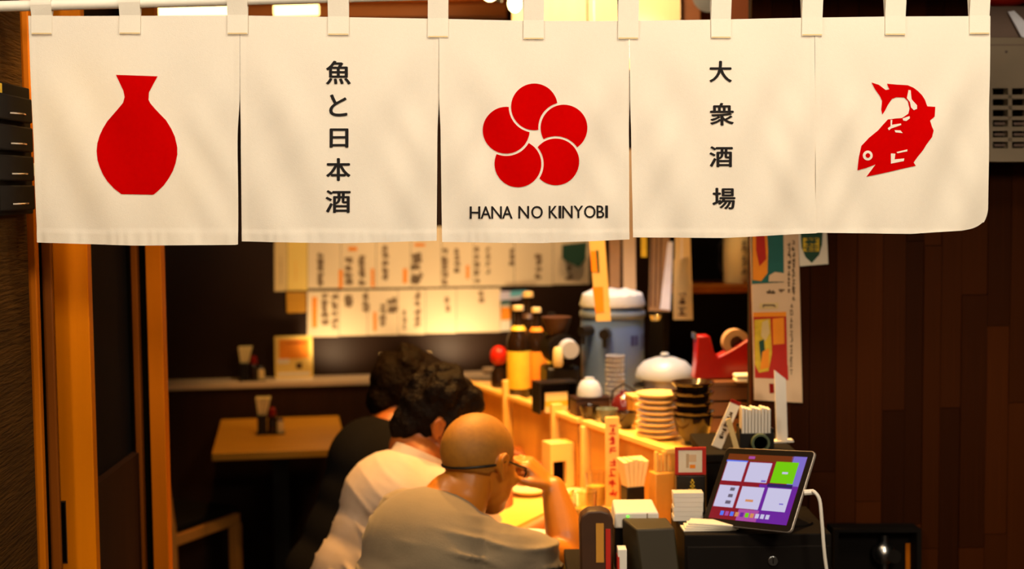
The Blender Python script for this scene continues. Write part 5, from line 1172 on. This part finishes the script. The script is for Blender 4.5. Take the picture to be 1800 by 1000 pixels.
# stubble cap: only the part of the shell behind and above the hairline
hv = [inv @ v for v in mb.v]; fs = [fc_ for fc_ in mb.f if all((hv[i].z > -.040 + (.0 if hv[i].y < -.03 else .55 * (hv[i].y + .03)) and hv[i].y < .055) for i in fc_)]
keep.add(mb.v, fs); hb = keep.build('shaved_hair', m_stub, b1, world=True); sf = hb.modifiers.new('t', 'SOLIDIFY'); sf.thickness = .0012; sf.offset = -1
gl = MB()
for s in (-1, 1):
    gl.tube([HT @ Vector(p) for p in ((s * .060, .096, -.008), (s * .074, .080, -.004), (s * .080, .030, .000), (s * .082, -.004, .004), (s * .080, -.018, -.006))], .0028)
    gl.tube([HT @ Vector((s * .033 + .026 * math.cos(a), .106 - .004 * abs(math.cos(a)), -.012 + .018 * math.sin(a))) for a in [2 * PI * j / 16 for j in range(17)]], .0022)
gl.tube([HT @ Vector(p) for p in ((-.008, .108, -.008), (0, .112, -.005), (.008, .108, -.008))], .002)
go = gl.build('glasses', m_black, b1, world=True)
for s in (-1, 1):
    lm = MB(); P = [HT @ Vector((s * .033 + .0245 * math.cos(a), .105 - .004 * abs(math.cos(a)), -.012 + .0165 * math.sin(a))) for a in [2 * PI * j / 16 for j in range(16)]]; lm.add(P, [tuple(range(16))]); lm.build('lens', m_glass, go, world=True)
sp = MB(); cp_ = []
for j in range(25):
    a = -1.5 + 3.0 * j / 24; z_ = -.006 - .022 * math.cos(a); k_ = math.sqrt(1 - ((z_ - .022) / .086) ** 2); cp_.append(HT @ Vector(((.075 * k_ + .003) * math.sin(a), -.012 - (.096 * k_ + .003) * math.cos(a), z_)))
sp.tube(cp_, .0030); sp.build('glasses_cord', m_black, go, world=True)
eyes(HT, b1)
legs('trousers', HIP, f, l, b1, m_trous); stool('round black stool under the man in the taupe t-shirt', HIP, az)
# small wrist watch band is not visible; nothing more on this arm

# --- diner 2: pale shirt, wavy dark hair, looking down to the right
az2 = 58; f = Vector((math.sin(math.radians(az2)), math.cos(math.radians(az2)), 0)); l = Vector((math.cos(math.radians(az2)), -math.sin(math.radians(az2)), 0))
HC2 = at(770, 742, 3.70); NB2 = at(736, 814, 3.64); HIP2 = NB2 - f * .225; HIP2.z = .52
SR2 = NB2 + l * .175 - Vector((0, 0, .075)); SL2 = NB2 - l * .180 - Vector((0, 0, .085))
b2 = person('man with wavy black hair in pale collared shirt, head bowed, middle of three diners', (HIP2.x, HIP2.y, 0))
t, _, ff = torso_frame(HIP2, NB2, az2); HT2 = headT(HC2, 78, 24, 0)
mb = MB(); head(mb, HT2); mb.cap(HT2 @ Vector((0, -.042, -.085)), NB2, .058, .064); mb.cap(NB2, NB2 - t * .08, .064, .075)
torso(mb, HIP2, NB2, t, l, ff, -.018, SL2, SR2)
E2 = at(872, 960, 3.62); W2 = at(884, 862, 3.80)
mb.cap(SR2, E2, .050, .042); mb.cap(E2, E2.lerp(W2, .35), .041, .043); mb.cap(E2.lerp(W2, .35), W2, .043, .028)
hand(mb, W2, Vector((-.15, .25, .9)), Vector((.9, .2, 0)), (.5, .55, .6, .6), side=1, scale=.85)
E2L = SL2 + f * .20 + Vector((0, 0, -.16)); W2L = E2L + f * .13 + l * .02; W2L.z = .838
mb.cap(SL2, E2L, .048, .040); mb.cap(E2L, W2L, .040, .027); hand(mb, W2L, (f + l * .4) + Vector((0, 0, -.08)), Vector((0, 0, 1)), (.2, .22, .25, .28), side=-1, scale=.85)
organic('body', mb, m_skin_r, b2, .0056, 5)
mb = MB(); torso(mb, HIP2, NB2 - t * .006, t, l, ff, .014, SL2, SR2)
mb.ell((0, 0, 0), (.178, .135, .16), TF(HIP2 + t * .15 - ff * .0, l, ff, t), 28, 16)
mb.cap(SR2, SR2.lerp(E2, .55), .078, .070); mb.cap(SL2, SL2.lerp(E2L, .6), .078, .070)
def mk2(p): return min(1.0, max(.12, (NB2.z - .02 - p.z) / .14))
organic('shirt', mb, m_shirt, b2, .0065, 12, fold_warp((.66, .1, .74), .0095, .046, mk2, 5.0, .40))
TS = TF(NB2 - t * .004, l, ff, t); mb = MB(); mb.lathe([(.070, -.030), (.088, -.030), (.082, .000), (.0755, .030), (.0715, .031), (.070, .0), (.070, -.030)], (0, 0, 0), 32, TS); mb.build('collar', m_shirt, b2, world=True)
def hairdo(name, T, parent, fluffy, voxel=.007):
    mb = MB(); r_ = random.Random(5)
    mb.ell((0, 0, 0), (.082, .094, .090), T @ Matrix.Translation((0, -.026, .030)), 24, 14); mb.ell((0, 0, 0), (.070, .070, .050), T @ Matrix.Translation((0, .030, .078)), 20, 12)
    mb.ell((0, 0, 0), (.060, .042, .06), T @ Matrix.Translation((0, -.075, -.030)), 20, 12)
    for s in (-1, 1): mb.ell((0, 0, 0), (.012, .022, .045), T @ Matrix.Translation((s * .072, .012, .020)), 12, 8)
    for k in range(46 if fluffy else 16):
        th = r_.uniform(0, 2 * PI); ph = r_.uniform(.05, 1.25); d_ = Vector((math.sin(ph) * math.cos(th), math.sin(ph) * math.sin(th), math.cos(ph)))
        if d_.y > .35 and d_.z < .62: continue
        p = Vector((d_.x * .080, d_.y * .098 - .018, d_.z * .094 + .036)); mb.ell((0, 0, 0), [(.026 if fluffy else .018) * r_.uniform(.7, 1.15)] * 3, T @ Matrix.Translation(p), 10, 8)
    def wp(co, nr):
        out = co.copy()
        for i in range(len(co)):
            p = Vector(co[i]); h = .006 * noise.noise(p * 42) + .004 * abs(noise.noise(p * 90)); out[i] += nr[i] * h * (1.2 if fluffy else .6)
        return out
    return organic(name, mb, m_hair, parent, voxel, 3, wp)
hairdo('hair', HT2, b2, True); eyes(HT2, b2)
legs('trousers', HIP2, f, l, b2, m_trous); stool('round black stool under the man in the pale collared shirt', HIP2, az2)

# --- diner 3: black top, behind the other two
az3 = 62; f = Vector((math.sin(math.radians(az3)), math.cos(math.radians(az3)), 0)); l = Vector((math.cos(math.radians(az3)), -math.sin(math.radians(az3)), 0))
HC3 = at(716, 690, 4.16); NB3 = at(688, 752, 4.10); HIP3 = NB3 - f * .20; HIP3.z = .52
SR3 = NB3 + l * .165 - Vector((0, 0, .06)); SL3 = NB3 - l * .150 - Vector((0, 0, .065))
b3 = person('person with short black hair in black top, farthest of the three diners', (HIP3.x, HIP3.y, 0))
t, _, ff = torso_frame(HIP3, NB3, az3); HT3 = headT(HC3, 70, 14)
mb = MB(); head(mb, HT3); mb.cap(HT3 @ Vector((0, -.042, -.085)), NB3, .052, .058); mb.cap(NB3, NB3 - t * .08, .06, .07)
torso(mb, HIP3, NB3, t, l, ff, -.02, SL3, SR3)
E3 = SR3 + f * .16 + Vector((0, 0, -.15)) + l * .03; W3 = E3 + f * .18 + l * .02; W3.z = .838; E3L = SL3 + f * .18 + Vector((0, 0, -.16)); W3L = E3L + f * .2 + l * .12; W3L.z = .838
for S_, E_, W_, sd in ((SR3, E3, W3, 1), (SL3, E3L, W3L, -1)):
    mb.cap(S_, E_, .046, .039); mb.cap(E_, W_, .039, .026); hand(mb, W_, f + l * .2 + Vector((0, 0, -.08)), Vector((0, 0, 1)), (.2, .22, .25, .28), side=sd, scale=.82)
organic('body', mb, m_skin_r, b3, .007, 4)
mb = MB(); torso(mb, HIP3, NB3 - t * .002, t, l, ff, .008, SL3, SR3); mb.cap(SR3, SR3.lerp(E3, .8), .072, .058); mb.cap(SL3, SL3.lerp(E3L, .8), .072, .058)
organic('top', mb, m_blackcl, b3, .011, 10); hairdo('hair', HT3, b3, False, .009); eyes(HT3, b3)
legs('trousers', HIP3, f, l, b3, m_trous); stool('round black stool under the person in the black top', HIP3, az3)

# drop any label left empty
for o in SC.objects:
    for k_ in ('label', 'category'):
        if k_ in o.keys() and o[k_] is None: del o[k_]
